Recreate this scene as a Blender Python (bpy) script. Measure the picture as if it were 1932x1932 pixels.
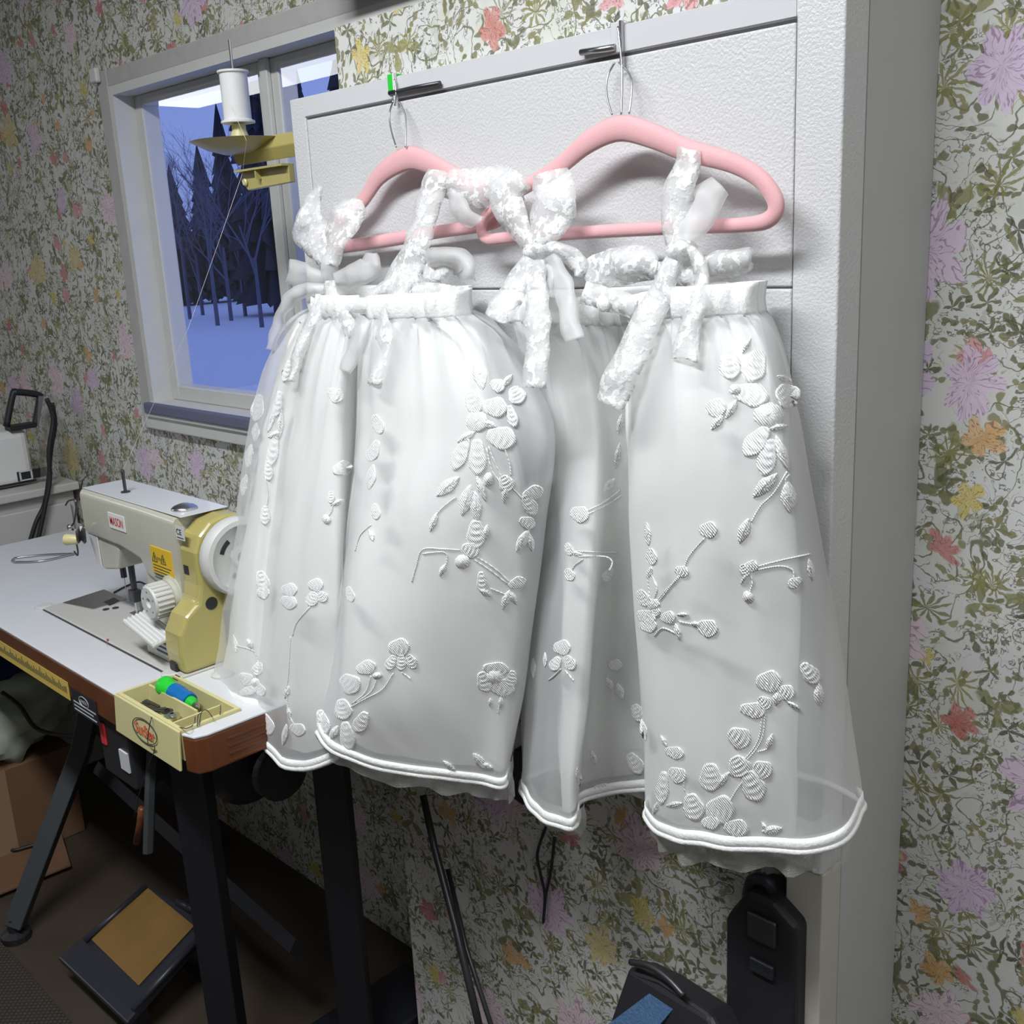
import bpy, bmesh, math, random
from math import sin, cos, pi, sqrt, atan2
from mathutils import Vector, Matrix, noise
from mathutils.bvhtree import BVHTree
random.seed(7)
for o in list(bpy.data.objects): bpy.data.objects.remove(o)
SC = bpy.context.scene
COL = SC.collection

# ------------------------------------------------------------------ camera
FPX = 1980.0
CAM = Vector((0, 0, 1.38))
CR = Vector((0.7078216, 0.7046792, -0.0491507))
CD = Vector((0.1438469, -0.2119110, -0.9666446))
CF = Vector((-0.6915899, 0.6771418, -0.2513611))
cd = bpy.data.cameras.new('camera'); co = bpy.data.objects.new('camera', cd); COL.objects.link(co)
cd.sensor_width = 36; cd.sensor_fit = 'HORIZONTAL'; cd.lens = 36 * FPX / 1932; cd.clip_start = .02; cd.clip_end = 200
mw = Matrix(((CR.x, -CD.x, -CF.x, CAM.x), (CR.y, -CD.y, -CF.y, CAM.y), (CR.z, -CD.z, -CF.z, CAM.z), (0, 0, 0, 1)))
co.matrix_world = mw
SC.camera = co

# ------------------------------------------------------------------ world, exposure
W = bpy.data.worlds.new('dusk'); SC.world = W; W.use_nodes = True
bg = W.node_tree.nodes['Background']; bg.inputs[0].default_value = (.30, .42, 1.0, 1); bg.inputs[1].default_value = .75
SC.view_settings.view_transform = 'Standard'; SC.view_settings.look = 'None'
SC.view_settings.exposure = 0.0; SC.view_settings.gamma = 1.0
MAIN_LAMP_W = 37.0      # ceiling lamp over the working corner
FAR_LAMP_E = 8.0       # emission of the far lamp row (seen mirrored in the panes)

# ------------------------------------------------------------------ pixel helpers (a pixel is a direction; depth comes from the touched plane)
def ray(x, y): return CR * ((x - 966) / FPX) + CD * ((y - 966) / FPX) + CF
def ony(x, y, Y): r = ray(x, y); return CAM + r * (Y / r.y)
def onx(x, y, X): r = ray(x, y); return CAM + r * (X / r.x)
def onz(x, y, Z): r = ray(x, y); return CAM + r * ((Z - CAM.z) / r.z)

# ------------------------------------------------------------------ materials
def newmat(name):
    m = bpy.data.materials.new(name); m.use_nodes = True
    nt = m.node_tree; b = nt.nodes['Principled BSDF']
    return m, nt, b
def mat(name, col, rough=.5, metal=0, spec=.5, bump=0, bscale=200, vary=0, vscale=8, coat=0, sheen=0, trans=0):
    m, nt, b = newmat(name)
    b.inputs['Base Color'].default_value = (*col, 1); b.inputs['Roughness'].default_value = rough
    b.inputs['Metallic'].default_value = metal; b.inputs['Specular IOR Level'].default_value = spec
    if coat: b.inputs['Coat Weight'].default_value = coat
    if sheen: b.inputs['Sheen Weight'].default_value = sheen
    tc = nt.nodes.new('ShaderNodeTexCoord')
    if bump:
        n = nt.nodes.new('ShaderNodeTexNoise'); n.inputs['Scale'].default_value = bscale; n.inputs['Detail'].default_value = 2
        nt.links.new(tc.outputs['Object'], n.inputs['Vector'])
        bp = nt.nodes.new('ShaderNodeBump'); bp.inputs['Strength'].default_value = bump; bp.inputs['Distance'].default_value = .004
        nt.links.new(n.outputs['Fac'], bp.inputs['Height']); nt.links.new(bp.outputs['Normal'], b.inputs['Normal'])
    if vary:
        n2 = nt.nodes.new('ShaderNodeTexNoise'); n2.inputs['Scale'].default_value = vscale; n2.inputs['Detail'].default_value = 4
        nt.links.new(tc.outputs['Object'], n2.inputs['Vector'])
        mx = nt.nodes.new('ShaderNodeMix'); mx.data_type = 'RGBA'
        mx.inputs[6].default_value = (*[c * (1 - vary) for c in col], 1); mx.inputs[7].default_value = (*[min(1, c * (1 + vary)) for c in col], 1)
        nt.links.new(n2.outputs['Fac'], mx.inputs[0]); nt.links.new(mx.outputs[2], b.inputs['Base Color'])
    return m
def emis(name, col, s):
    m, nt, b = newmat(name); b.inputs['Emission Color'].default_value = (*col, 1); b.inputs['Emission Strength'].default_value = s
    b.inputs['Base Color'].default_value = (*col, 1); return m

class NG:
    """small helper to write shader maths"""
    def __init__(s, nt): s.nt = nt
    def n(s, t, **k):
        x = s.nt.nodes.new(t)
        for a, b in k.items(): setattr(x, a, b)
        return x
    def put(s, sock, v):
        if isinstance(v, (int, float)): sock.default_value = v
        elif isinstance(v, tuple): sock.default_value = v
        else: s.nt.links.new(v, sock)
    def m(s, op, a, b=0.0, c=0.0):
        x = s.n('ShaderNodeMath', operation=op); s.put(x.inputs[0], a); s.put(x.inputs[1], b); s.put(x.inputs[2], c); return x.outputs[0]
    def v(s, op, a, b=(0, 0, 0)):
        x = s.n('ShaderNodeVectorMath', operation=op); s.put(x.inputs[0], a); s.put(x.inputs[1], b)
        return x.outputs['Value'] if op in ('LENGTH', 'DOT_PRODUCT') else x.outputs[0]
    def mix(s, f, a, b):
        x = s.n('ShaderNodeMix', data_type='RGBA'); s.put(x.inputs[0], f); s.put(x.inputs[6], a); s.put(x.inputs[7], b); return x.outputs[2]
    def lt(s, a, b, soft):   # smooth a<b
        x = s.n('ShaderNodeMapRange', interpolation_type='SMOOTHSTEP'); s.put(x.inputs[0], a)
        s.put(x.inputs[1], s.m('SUBTRACT', b, soft)); s.put(x.inputs[2], s.m('ADD', b, soft)); x.inputs[3].default_value = 1; x.inputs[4].default_value = 0
        return x.outputs[0]
    def sep(s, v):
        x = s.n('ShaderNodeSeparateXYZ'); s.put(x.inputs[0], v); return x.outputs
    def comb(s, a, b, c=0.0):
        x = s.n('ShaderNodeCombineXYZ'); s.put(x.inputs[0], a); s.put(x.inputs[1], b); s.put(x.inputs[2], c); return x.outputs[0]
    def noise(s, vec, sc, det=2.0, out='Fac'):
        x = s.n('ShaderNodeTexNoise'); s.put(x.inputs['Vector'], vec); x.inputs['Scale'].default_value = sc; x.inputs['Detail'].default_value = det; return x.outputs[out]

def wallpaper(name):
    m, nt, b = newmat(name); g = NG(nt)
    tc = g.n('ShaderNodeTexCoord'); o = g.sep(tc.outputs['Object'])
    uv0 = g.comb(g.m('ADD', o[0], g.m('MULTIPLY', o[1], .37)), o[2])
    w = g.v('SUBTRACT', g.noise(uv0, 9, 2, 'Color'), (.5, .5, .5))
    w2 = g.v('SUBTRACT', g.noise(uv0, 60, 2, 'Color'), (.5, .5, .5))
    uv = g.v('ADD', uv0, g.v('ADD', g.v('MULTIPLY', w, (.05, .05, 0)), g.v('MULTIPLY', w2, (.012, .012, 0))))
    def cell(sc, seed, rnd=.85):
        p = g.v('ADD', g.v('MULTIPLY', uv, (sc, sc, 0)), (seed, seed * 1.7, 0))
        vo = g.n('ShaderNodeTexVoronoi', voronoi_dimensions='2D', feature='F1'); g.put(vo.inputs['Vector'], p)
        vo.inputs['Scale'].default_value = 1; vo.inputs['Randomness'].default_value = rnd
        l = g.sep(g.v('SUBTRACT', p, vo.outputs['Position'])); c = g.n('ShaderNodeSeparateColor'); g.put(c.inputs[0], vo.outputs['Color'])
        rad = g.m('SQRT', g.m('ADD', g.m('MULTIPLY', l[0], l[0]), g.m('MULTIPLY', l[1], l[1])))
        th = g.m('ADD', g.m('ARCTAN2', l[1], l[0]), g.m('MULTIPLY', c.outputs[0], 6.283))
        return rad, th, c.outputs
    base = g.mix(g.noise(uv0, 7, 3), (.66, .65, .59, 1), (.64, .65, .67, 1))
    wash = g.lt(g.noise(uv, 17, 2), .42, .06); base = g.mix(g.m('MULTIPLY', wash, .4), base, (.55, .58, .44, 1))
    def ink(col, sc, det, reps, wid, msc, thr, c, fac):
        nl = g.noise(uv, sc, det); fr = g.m('ABSOLUTE', g.m('SUBTRACT', g.m('FRACT', g.m('MULTIPLY', nl, reps)), .5))
        k = g.m('MULTIPLY', g.lt(fr, wid, wid * .5), g.lt(g.noise(g.v('ADD', uv, (sc, 3.3, 0)), msc, 1), thr, .03)); return g.mix(g.m('MULTIPLY', k, fac), col, c)
    col = ink(base, 44, 3, 7.0, .07, 15, .52, (.13, .12, .075, 1), .75)
    col = ink(col, 90, 2, 4.0, .09, 20, .47, (.10, .10, .05, 1), .8)
    col = ink(col, 13, 1, 7.0, .030, 6, .60, (.12, .13, .06, 1), .85)
    for sc, seed, lobes, pres, cA, cB in ((30, 3.1, 2.5, .36, (.19, .19, .08, 1), (.06, .065, .035, 1)), (17, 9.7, 1.5, .22, (.33, .32, .13, 1), (.15, .16, .07, 1)), (48, 5.3, 1.0, .55, (.10, .10, .05, 1), (.27, .25, .11, 1)), (22, 15.9, 5.5, .26, (.17, .17, .06, 1), (.32, .30, .10, 1))):
        r, t, c = cell(sc, seed)
        pet = g.m('POWER', g.m('ABSOLUTE', g.m('COSINE', g.m('MULTIPLY', t, lobes))), 2.6)
        mk = g.m('MULTIPLY', g.lt(r, g.m('MULTIPLY', pet, .50), .05), g.lt(c[1], pres, .01))
        col = g.mix(g.m('MULTIPLY', mk, .85), col, g.mix(c[2], cA, cB))
    def bloom(col, sc, seed, pres, n, R0, R1, pal, dark, lines, soft):
        r, t, c = cell(sc, seed, .9)
        rr = g.m('ADD', r, g.m('MULTIPLY', g.m('SUBTRACT', g.noise(uv, 75, 2), .5), .16))
        pet = g.m('MULTIPLY_ADD', g.m('ABSOLUTE', g.m('COSINE', g.m('MULTIPLY', t, n))), R1, R0)
        pet = g.m('MULTIPLY', pet, g.m('MULTIPLY_ADD', c[0], .55, .6))
        mk = g.m('MULTIPLY', g.lt(rr, pet, soft), g.lt(c[1], pres, .005))
        ramp = g.n('ShaderNodeValToRGB'); g.put(ramp.inputs[0], c[2]); e = ramp.color_ramp.elements; ramp.color_ramp.interpolation = 'CONSTANT'
        e[0].color = pal[0]; e[1].position = 1 / len(pal); e[1].color = pal[1]
        for i in range(2, len(pal)): x = e.new(i / len(pal)); x.color = pal[i]
        tone = g.mix(g.noise(uv, 38, 2), g.mix(.45, ramp.outputs[0], (.85, .82, .80, 1)), ramp.outputs[0])
        nl = g.noise(g.comb(g.m('MULTIPLY', t, lines), g.m('MULTIPLY', r, 6.0), c[0]), 1.0, 1)
        dk = g.lt(g.m('ABSOLUTE', g.m('SUBTRACT', g.m('FRACT', g.m('MULTIPLY', nl, 5.0)), .5)), .10, .05)
        return g.mix(g.m('MULTIPLY', mk, .94), col, g.mix(g.m('MULTIPLY', dk, .65), tone, dark))
    col = bloom(col, 15, 21.0, .24, 2.5, .16, .16, ((.50, .10, .07, 1), (.62, .33, .06, 1), (.58, .47, .04, 1), (.62, .22, .25, 1), (.50, .09, .10, 1)), (.16, .05, .03, 1), 3.0, .03)
    col = bloom(col, 6.4, 40.3, .64, 3.5, .20, .12, ((.60, .45, .66, 1), (.72, .55, .62, 1), (.66, .50, .68, 1), (.76, .60, .66, 1), (.58, .48, .12, 1)), (.26, .11, .25, 1), 4.0, .012)
    nt.links.new(col, b.inputs['Base Color']); b.inputs['Roughness'].default_value = .62; b.inputs['Specular IOR Level'].default_value = .3
    return m

def cloth_mix(name, col, alpha, rough=.5, holes=None, trl=.4, bump=0, bscale=300):
    """thin cloth: part see-through, part diffuse and translucent"""
    m, nt, b = newmat(name); g = NG(nt); out = nt.nodes['Material Output']
    b.inputs['Base Color'].default_value = (*col, 1); b.inputs['Roughness'].default_value = rough; b.inputs['Sheen Weight'].default_value = .2
    tl = g.n('ShaderNodeBsdfTranslucent'); tl.inputs[0].default_value = (*col, 1)
    tp = g.n('ShaderNodeBsdfTransparent')
    m1 = g.n('ShaderNodeMixShader'); m1.inputs[0].default_value = trl; nt.links.new(b.outputs[0], m1.inputs[1]); nt.links.new(tl.outputs[0], m1.inputs[2])
    m2 = g.n('ShaderNodeMixShader'); nt.links.new(tp.outputs[0], m2.inputs[1]); nt.links.new(m1.outputs[0], m2.inputs[2])
    tc = g.n('ShaderNodeTexCoord')
    if holes:                                   # lace: thread-filled islands on a fine net
        n = g.noise(tc.outputs['Object'], holes, 3); a = g.n('ShaderNodeMapRange', interpolation_type='SMOOTHSTEP')
        g.put(a.inputs[0], n); a.inputs[1].default_value = .49; a.inputs[2].default_value = .54; a.inputs[3].default_value = alpha; a.inputs[4].default_value = 1
        nt.links.new(a.outputs[0], m2.inputs[0])
        n2 = g.noise(tc.outputs['Object'], holes * 2.6, 4); hh = g.m('ADD', g.m('MULTIPLY', a.outputs[0], .6), n2)
        bp = g.n('ShaderNodeBump'); bp.inputs['Strength'].default_value = .45; bp.inputs['Distance'].default_value = .002
        g.put(bp.inputs['Height'], hh); nt.links.new(bp.outputs[0], b.inputs['Normal'])
    else: m2.inputs[0].default_value = alpha
    if bump:
        n2 = g.noise(tc.outputs['Object'], bscale, 2); bp = g.n('ShaderNodeBump'); bp.inputs['Strength'].default_value = bump; bp.inputs['Distance'].default_value = .004
        g.put(bp.inputs['Height'], n2); nt.links.new(bp.outputs[0], b.inputs['Normal'])
    nt.links.new(m2.outputs[0], out.inputs[0]); return m

M = {}
M['wallpaper'] = wallpaper('floral wallpaper')
M['paint'] = mat('plain paint', (.28, .28, .27), .8)
M['ceil'] = mat('ceiling paint', (.62, .62, .61), .9)
M['floor'] = mat('worn floor boards', (.055, .04, .028), .6, vary=.25, vscale=6)
M['trim'] = mat('white window paint', (.62, .62, .60), .45, vary=.06, vscale=20)
M['trimdirty'] = mat('greyed window paint', (.46, .45, .44), .6, vary=.12, vscale=30)
M['strip'] = mat('blue grey brush seal', (.16, .17, .26), .9, bump=.8, bscale=500)
M['board'] = mat('pebbled white plastic', (.64, .64, .65), .40, bump=.3, bscale=330)
M['boardsm'] = mat('smooth white plastic', (.62, .62, .64), .35)
M['gasket'] = mat('grey gasket', (.42, .42, .44), .6)
M['greyside'] = mat('matt off white side', (.52, .53, .515), .7, vary=.04, vscale=30)
M['beige'] = mat('beige edge', (.55, .53, .46), .7, vary=.05, vscale=40)
M['laminate'] = mat('white laminate', (.66, .67, .70), .38, vary=.03, vscale=12)
M['wood'] = mat('stained beech edge', (.13, .040, .013), .45, vary=.45, vscale=26)
M['cream'] = mat('cream plastic', (.62, .57, .29), .4)
M['enamel'] = mat('grey green enamel', (.52, .51, .43), .35, coat=.3)
M['bed'] = mat('bed enamel', (.56, .55, .51), .35, coat=.2)
M['enameltop'] = mat('light enamel', (.62, .63, .64), .35, coat=.3)
M['yellow'] = mat('mustard enamel', (.44, .38, .13), .35, coat=.3)
M['steel'] = mat('polished steel', (.62, .62, .64), .28, 1)
M['dsteel'] = mat('dark steel', (.10, .10, .11), .4, .8)
M['black'] = mat('black plastic', (.018, .018, .022), .5)
M['navyleg'] = mat('dark blue leg paint', (.008, .009, .014), .5)
M['greyleg'] = mat('grey leg paint', (.045, .05, .055), .5)
M['white'] = mat('white plastic', (.78, .78, .78), .45)
M['greyplastic'] = mat('pale grey plastic', (.60, .60, .58), .45)
M['red'] = mat('red print', (.60, .035, .045), .5)
M['orange'] = mat('orange red print', (.72, .09, .04), .5)
M['ink'] = mat('dark green ink', (.03, .055, .045), .5)
M['warn'] = mat('yellow warning print', (.75, .48, .02), .45)
M['label'] = mat('pale label', (.62, .64, .66), .5)
M['green'] = mat('green plastic', (.02, .58, .04), .35)
M['blue'] = mat('blue plastic', (.005, .14, .42), .35)
M['pink'] = mat('pink flocked plastic', (.78, .42, .44), .65, sheen=.4, bump=.12, bscale=700)
M['wire'] = mat('hook wire', (.50, .51, .53), .3, 1)
M['tape'] = mat('yellow rule', (.72, .52, .12), .5)
M['card'] = mat('cardboard', (.16, .085, .045), .8, vary=.15, vscale=9)
M['tape2'] = mat('packing tape', (.30, .20, .12), .35)
M['bag'] = mat('pale green film', (.46, .52, .42), .35, vary=.2, vscale=14)
M['navy'] = mat('navy cloth', (.015, .02, .09), .9, bump=.4, bscale=60)
M['cork'] = mat('brown rubber pad', (.19, .105, .025), .55, vary=.3, vscale=12)
M['iron'] = mat('dark cast iron', (.032, .034, .045), .4, .3)
M['denim'] = mat('blue denim', (.05, .11, .22), .9, bump=.6, bscale=400, vary=.4, vscale=220)
M['snow'] = mat('snow', (.75, .78, .85), .9)
M['bark'] = mat('haze tinted bark', (.10, .11, .17), .9)  # lighter blue-grey: distance haze put into the bark colour
M['needles'] = mat('haze tinted needles', (.028, .036, .058), .9)  # bluish lift puts the haze outside into the needle colour
M['film'] = cloth_mix('clear film', (.6, .6, .6), .35, .3)
M['organza'] = cloth_mix('organza', (.88, .89, .90), .50, .45, trl=.18)
M['tulle'] = cloth_mix('tulle net', (.84, .84, .82), .50, .6, trl=.35, bump=.8, bscale=900)
M['ribbon'] = cloth_mix('sheer ribbon', (.90, .90, .90), .50, .4, trl=.35)
M['lace'] = cloth_mix('embroidered lace', (.95, .955, .955), .40, .34, holes=110, trl=.2)
M['satin'] = mat('ivory satin', (.90, .90, .865), .42, sheen=.3)
M['hem'] = mat('white hem ribbon', (.93, .94, .93), .5, bump=.25, bscale=260)
def thread_mat():
    m, nt, b = newmat('white embroidery thread'); g = NG(nt); tc = g.n('ShaderNodeTexCoord')
    b.inputs['Base Color'].default_value = (.96, .96, .96, 1); b.inputs['Roughness'].default_value = .32
    w = g.n('ShaderNodeTexWave', wave_type='BANDS', bands_direction='DIAGONAL'); g.put(w.inputs['Vector'], tc.outputs['Object'])
    w.inputs['Scale'].default_value = 190; w.inputs['Distortion'].default_value = 5; w.inputs['Detail'].default_value = 2; w.inputs['Detail Scale'].default_value = .6
    bp = g.n('ShaderNodeBump'); bp.inputs['Strength'].default_value = .55; bp.inputs['Distance'].default_value = .002
    nt.links.new(w.outputs['Fac'], bp.inputs['Height']); nt.links.new(bp.outputs[0], b.inputs['Normal']); return m
M['thread'] = thread_mat()
def glass_mat():
    m, nt, b = newmat('window glass'); g = NG(nt); out = nt.nodes['Material Output']
    tp = g.n('ShaderNodeBsdfTransparent'); gl = g.n('ShaderNodeBsdfGlossy'); gl.inputs['Roughness'].default_value = .0
    fr0 = g.n('ShaderNodeFresnel'); fr0.inputs[0].default_value = 1.7; ge = g.n('ShaderNodeNewGeometry'); fo = g.m('MULTIPLY', fr0.outputs[0], g.m('SUBTRACT', 1.0, ge.outputs['Backfacing']))
    mx = g.n('ShaderNodeMixShader'); nt.links.new(fo, mx.inputs[0]); nt.links.new(tp.outputs[0], mx.inputs[1]); nt.links.new(gl.outputs[0], mx.inputs[2])
    nt.links.new(mx.outputs[0], out.inputs[0]); return m
M['glass'] = glass_mat()
def mat_rug():
    m, nt, b = newmat('woven brown mat'); g = NG(nt); tc = g.n('ShaderNodeTexCoord'); o = g.sep(tc.outputs['Object'])
    a = g.m('ABSOLUTE', g.m('SINE', g.m('MULTIPLY', g.m('ADD', o[0], o[1]), 260))); c = g.m('ABSOLUTE', g.m('SINE', g.m('MULTIPLY', g.m('SUBTRACT', o[0], o[1]), 260)))
    k = g.m('MULTIPLY', a, c); nt.links.new(g.mix(k, (.022, .018, .014, 1), (.07, .055, .04, 1)), b.inputs['Base Color'])
    b.inputs['Roughness'].default_value = .9; bp = g.n('ShaderNodeBump'); bp.inputs['Strength'].default_value = .6; g.put(bp.inputs['Height'], k); bp.inputs['Distance'].default_value = .004
    nt.links.new(bp.outputs[0], b.inputs['Normal']); return m
M['rug'] = mat_rug()

# ------------------------------------------------------------------ mesh helpers
def V(*a): return Vector(a)
def cr(p0, p1, p2, p3, t):
    return .5 * ((2 * p1) + (p2 - p0) * t + (2 * p0 - 5 * p1 + 4 * p2 - p3) * t * t + (3 * p1 - p0 - 3 * p2 + p3) * t * t * t)
def spline(pts, n, closed=False):
    out = []; m = len(pts); segs = m if closed else m - 1
    for i in range(segs):
        if closed: a, b, c, d = pts[i - 1], pts[i], pts[(i + 1) % m], pts[(i + 2) % m]
        else: a, b, c, d = pts[max(i - 1, 0)], pts[i], pts[i + 1], pts[min(i + 2, m - 1)]
        for k in range(n): out.append(cr(a, b, c, d, k / n))
    if not closed: out.append(pts[-1].copy() if hasattr(pts[-1], 'copy') else pts[-1])
    return out
class MB:
    def __init__(s): s.v = []; s.f = []
    def add(s, vs, fs):
        k = len(s.v); s.v += [tuple(x) for x in vs]; s.f += [tuple(i + k for i in q) for q in fs]; return s
    def box(s, a, b):
        x0, y0, z0 = [min(a[i], b[i]) for i in range(3)]; x1, y1, z1 = [max(a[i], b[i]) for i in range(3)]
        return s.add([(x0, y0, z0), (x1, y0, z0), (x1, y1, z0), (x0, y1, z0), (x0, y0, z1), (x1, y0, z1), (x1, y1, z1), (x0, y1, z1)],
                     [(3, 2, 1, 0), (4, 5, 6, 7), (0, 1, 5, 4), (1, 2, 6, 5), (2, 3, 7, 6), (3, 0, 4, 7)])
    def hexa(s, q, off):            # quad q (4 points) thickened by vector off
        off = Vector(off); p = [Vector(x) for x in q]
        return s.add(p + [x + off for x in p], [(3, 2, 1, 0), (4, 5, 6, 7), (0, 1, 5, 4), (1, 2, 6, 5), (2, 3, 7, 6), (3, 0, 4, 7)])
    def prism(s, poly, off):        # polygon (3D points) thickened by vector off
        off = Vector(off); p = [Vector(x) for x in poly]; n = len(p)
        return s.add(p + [x + off for x in p], [tuple(reversed(range(n))), tuple(range(n, 2 * n))] + [(i, (i + 1) % n, (i + 1) % n + n, i + n) for i in range(n)])
    def lathe(s, base, axis, prof, n=20):
        a = Vector(axis).normalized(); u = a.orthogonal().normalized(); w = a.cross(u); base = Vector(base); vs = []; fs = []
        for r, h in prof:
            for k in range(n): t = 2 * pi * k / n; vs.append(base + a * h + u * (r * cos(t)) + w * (r * sin(t)))
        for j in range(len(prof) - 1):
            for k in range(n): fs.append((j * n + k, j * n + (k + 1) % n, (j + 1) * n + (k + 1) % n, (j + 1) * n + k))
        if prof[0][0] > 1e-5: fs.append(tuple(reversed(range(n))))
        if prof[-1][0] > 1e-5: fs.append(tuple(range((len(prof) - 1) * n, len(prof) * n)))
        return s.add(vs, fs)
    def cyl(s, p0, p1, r0, r1=None, n=12):
        p0 = Vector(p0); p1 = Vector(p1); d = p1 - p0; return s.lathe(p0, d, [(r0, 0), (r0 if r1 is None else r1, d.length)], n)
    def tube(s, pts, r, n=6, closed=False, up=None, sec=None):
        """sweep; r number or list; sec(i) -> (half along up-side, half along other)"""
        pts = [Vector(p) for p in pts]; m = len(pts); vs = []; fs = []; pu = None
        for i, p in enumerate(pts):
            if closed: t = pts[(i + 1) % m] - pts[i - 1]
            else: t = pts[min(i + 1, m - 1)] - pts[max(i - 1, 0)]
            t = t.normalized() if t.length > 1e-9 else V(0, 0, 1)
            if up is not None: b = Vector(up); b = (b - t * b.dot(t)).normalized(); a = b.cross(t)
            else:
                if pu is None: pu = t.orthogonal().normalized()
                pu = pu - t * pu.dot(t); pu = pu.normalized() if pu.length > 1e-6 else t.orthogonal().normalized(); a = pu; b = t.cross(a)
            ra, rb = sec(i) if sec else ((r[i], r[i]) if isinstance(r, list) else (r, r))
            for k in range(n): q = 2 * pi * k / n; vs.append(p + a * (ra * cos(q)) + b * (rb * sin(q)))
        for j in range(m if closed else m - 1):
            j2 = (j + 1) % m
            for k in range(n): fs.append((j * n + k, j * n + (k + 1) % n, j2 * n + (k + 1) % n, j2 * n + k))
        if not closed: fs += [tuple(reversed(range(n))), tuple(range((m - 1) * n, m * n))]
        return s.add(vs, fs)
    def grid(s, rows, closed=False):
        nr = len(rows); nc = len(rows[0]); vs = [p for r in rows for p in r]; fs = []
        for j in range(nr - 1):
            for k in range(nc if closed else nc - 1): k2 = (k + 1) % nc; fs.append((j * nc + k, j * nc + k2, (j + 1) * nc + k2, (j + 1) * nc + k))
        return s.add(vs, fs)
    def mesh(s, name):
        me = bpy.data.meshes.new(name); me.from_pydata(s.v, [], s.f); me.update(); return me
    def build(s, name, m, parent=None, smooth=False, bevel=0, label=None, solid=0):
        me = s.mesh(name); o = bpy.data.objects.new(name, me); COL.objects.link(o); me.materials.append(M[m] if isinstance(m, str) else m)
        fix(me)
        if smooth:
            for p in me.polygons: p.use_smooth = True
            if smooth == 'auto':
                me.set_sharp_from_angle(angle=math.radians(40))
        if bevel:
            b = o.modifiers.new('bevel', 'BEVEL'); b.width = bevel; b.segments = 3; b.limit_method = 'ANGLE'; b.harden_normals = False
        if solid:
            d = o.modifiers.new('solid', 'SOLIDIFY'); d.thickness = solid; d.offset = 0
        if parent: adopt(o, parent)
        if label: o['label'] = label
        return o
def fix(me):
    bm = bmesh.new(); bm.from_mesh(me); bmesh.ops.recalc_face_normals(bm, faces=bm.faces); bm.to_mesh(me); bm.free()
def adopt(o, parent):
    o.parent = parent; o.matrix_parent_inverse = Matrix.Translation(-world_loc(parent))
def world_loc(o):
    l = o.location.copy()
    return l
def thing(name, label, cat, loc=(0, 0, 0), group=None, kind=None):
    e = bpy.data.objects.new(name, None); COL.objects.link(e); e.location = loc; e.empty_display_size = .05
    tag(e, label, cat, group, kind); return e
def tag(o, label=None, cat=None, group=None, kind=None):
    if label: o['label'] = label
    if cat: o['category'] = cat
    if group: o['group'] = group
    if kind: o['kind'] = kind
    return o
def struct(o, label=None, cat=None): return tag(o, label, cat, kind='structure')
def text(body, name, m, origin, xdir, ydir, width=None, height=None, parent=None, depth=.0003, shear=0, label=None):
    cu = bpy.data.curves.new(name, 'FONT'); cu.body = body; cu.size = 1; cu.extrude = 0; cu.shear = shear; cu.offset = .012
    to = bpy.data.objects.new(name + '_tmp', cu); COL.objects.link(to); bpy.context.view_layer.update()
    me = bpy.data.meshes.new_from_object(to.evaluated_get(bpy.context.evaluated_depsgraph_get())); bpy.data.objects.remove(to)
    xs = [v.co.x for v in me.vertices]; ys = [v.co.y for v in me.vertices]; cx = (min(xs) + max(xs)) / 2; cy = (min(ys) + max(ys)) / 2
    sx = width / (max(xs) - min(xs)); sy = height / (max(ys) - min(ys)) if height else sx
    xd = Vector(xdir).normalized(); yd = Vector(ydir).normalized(); zd = xd.cross(yd); og = Vector(origin)
    for v in me.vertices: v.co = og + xd * ((v.co.x - cx) * sx) + yd * ((v.co.y - cy) * sy) + zd * depth
    me.materials.clear(); me.materials.append(M[m]); o = bpy.data.objects.new(name, me); COL.objects.link(o)
    if parent: adopt(o, parent)
    if label: o['label'] = label
    return o

# ------------------------------------------------------------------ room shell
WY = 1.11; X0, X1, Y0, ZC = -7.8, 1.7, -2.7, 2.47
WL, WR, WB, WT = -2.285, -1.00, 1.045, 1.735            # window opening
mb = MB()
mb.box((X0, WY, 0), (WL, WY + .08, ZC)); mb.box((WR, WY, 0), (X1, WY + .08, ZC)); mb.box((WL, WY, 0), (WR, WY + .08, WB)); mb.box((WL, WY, WT), (WR, WY + .08, ZC))
struct(mb.build('wall_back', 'wallpaper'), 'cream wall papered with small flowers and olive leaves around the window', 'wall')
struct(MB().box((X0 - .1, Y0 - .1, -.1), (X1 + .1, WY + .08, 0)).build('floor', 'floor'), 'dark worn wooden floor under the sewing table', 'floor')
struct(MB().box((X0 - .1, Y0 - .1, ZC), (X1 + .1, WY + .08, ZC + .1)).build('ceiling', 'ceil'), 'plain off-white ceiling above the workroom', 'ceiling')
struct(MB().box((X0 - .1, Y0, 0), (X0, WY, ZC)).build('wall_left', 'paint'), 'plain painted far end wall of the workroom', 'wall')
struct(MB().box((X1, Y0, 0), (X1 + .1, WY, ZC)).build('wall_right', 'ceil'), 'plain painted near end wall of the workroom', 'wall')
struct(MB().box((X0, Y0 - .1, 0), (X1, Y0, ZC)).build('wall_front', 'paint'), 'plain painted wall opposite the window', 'wall')

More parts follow.
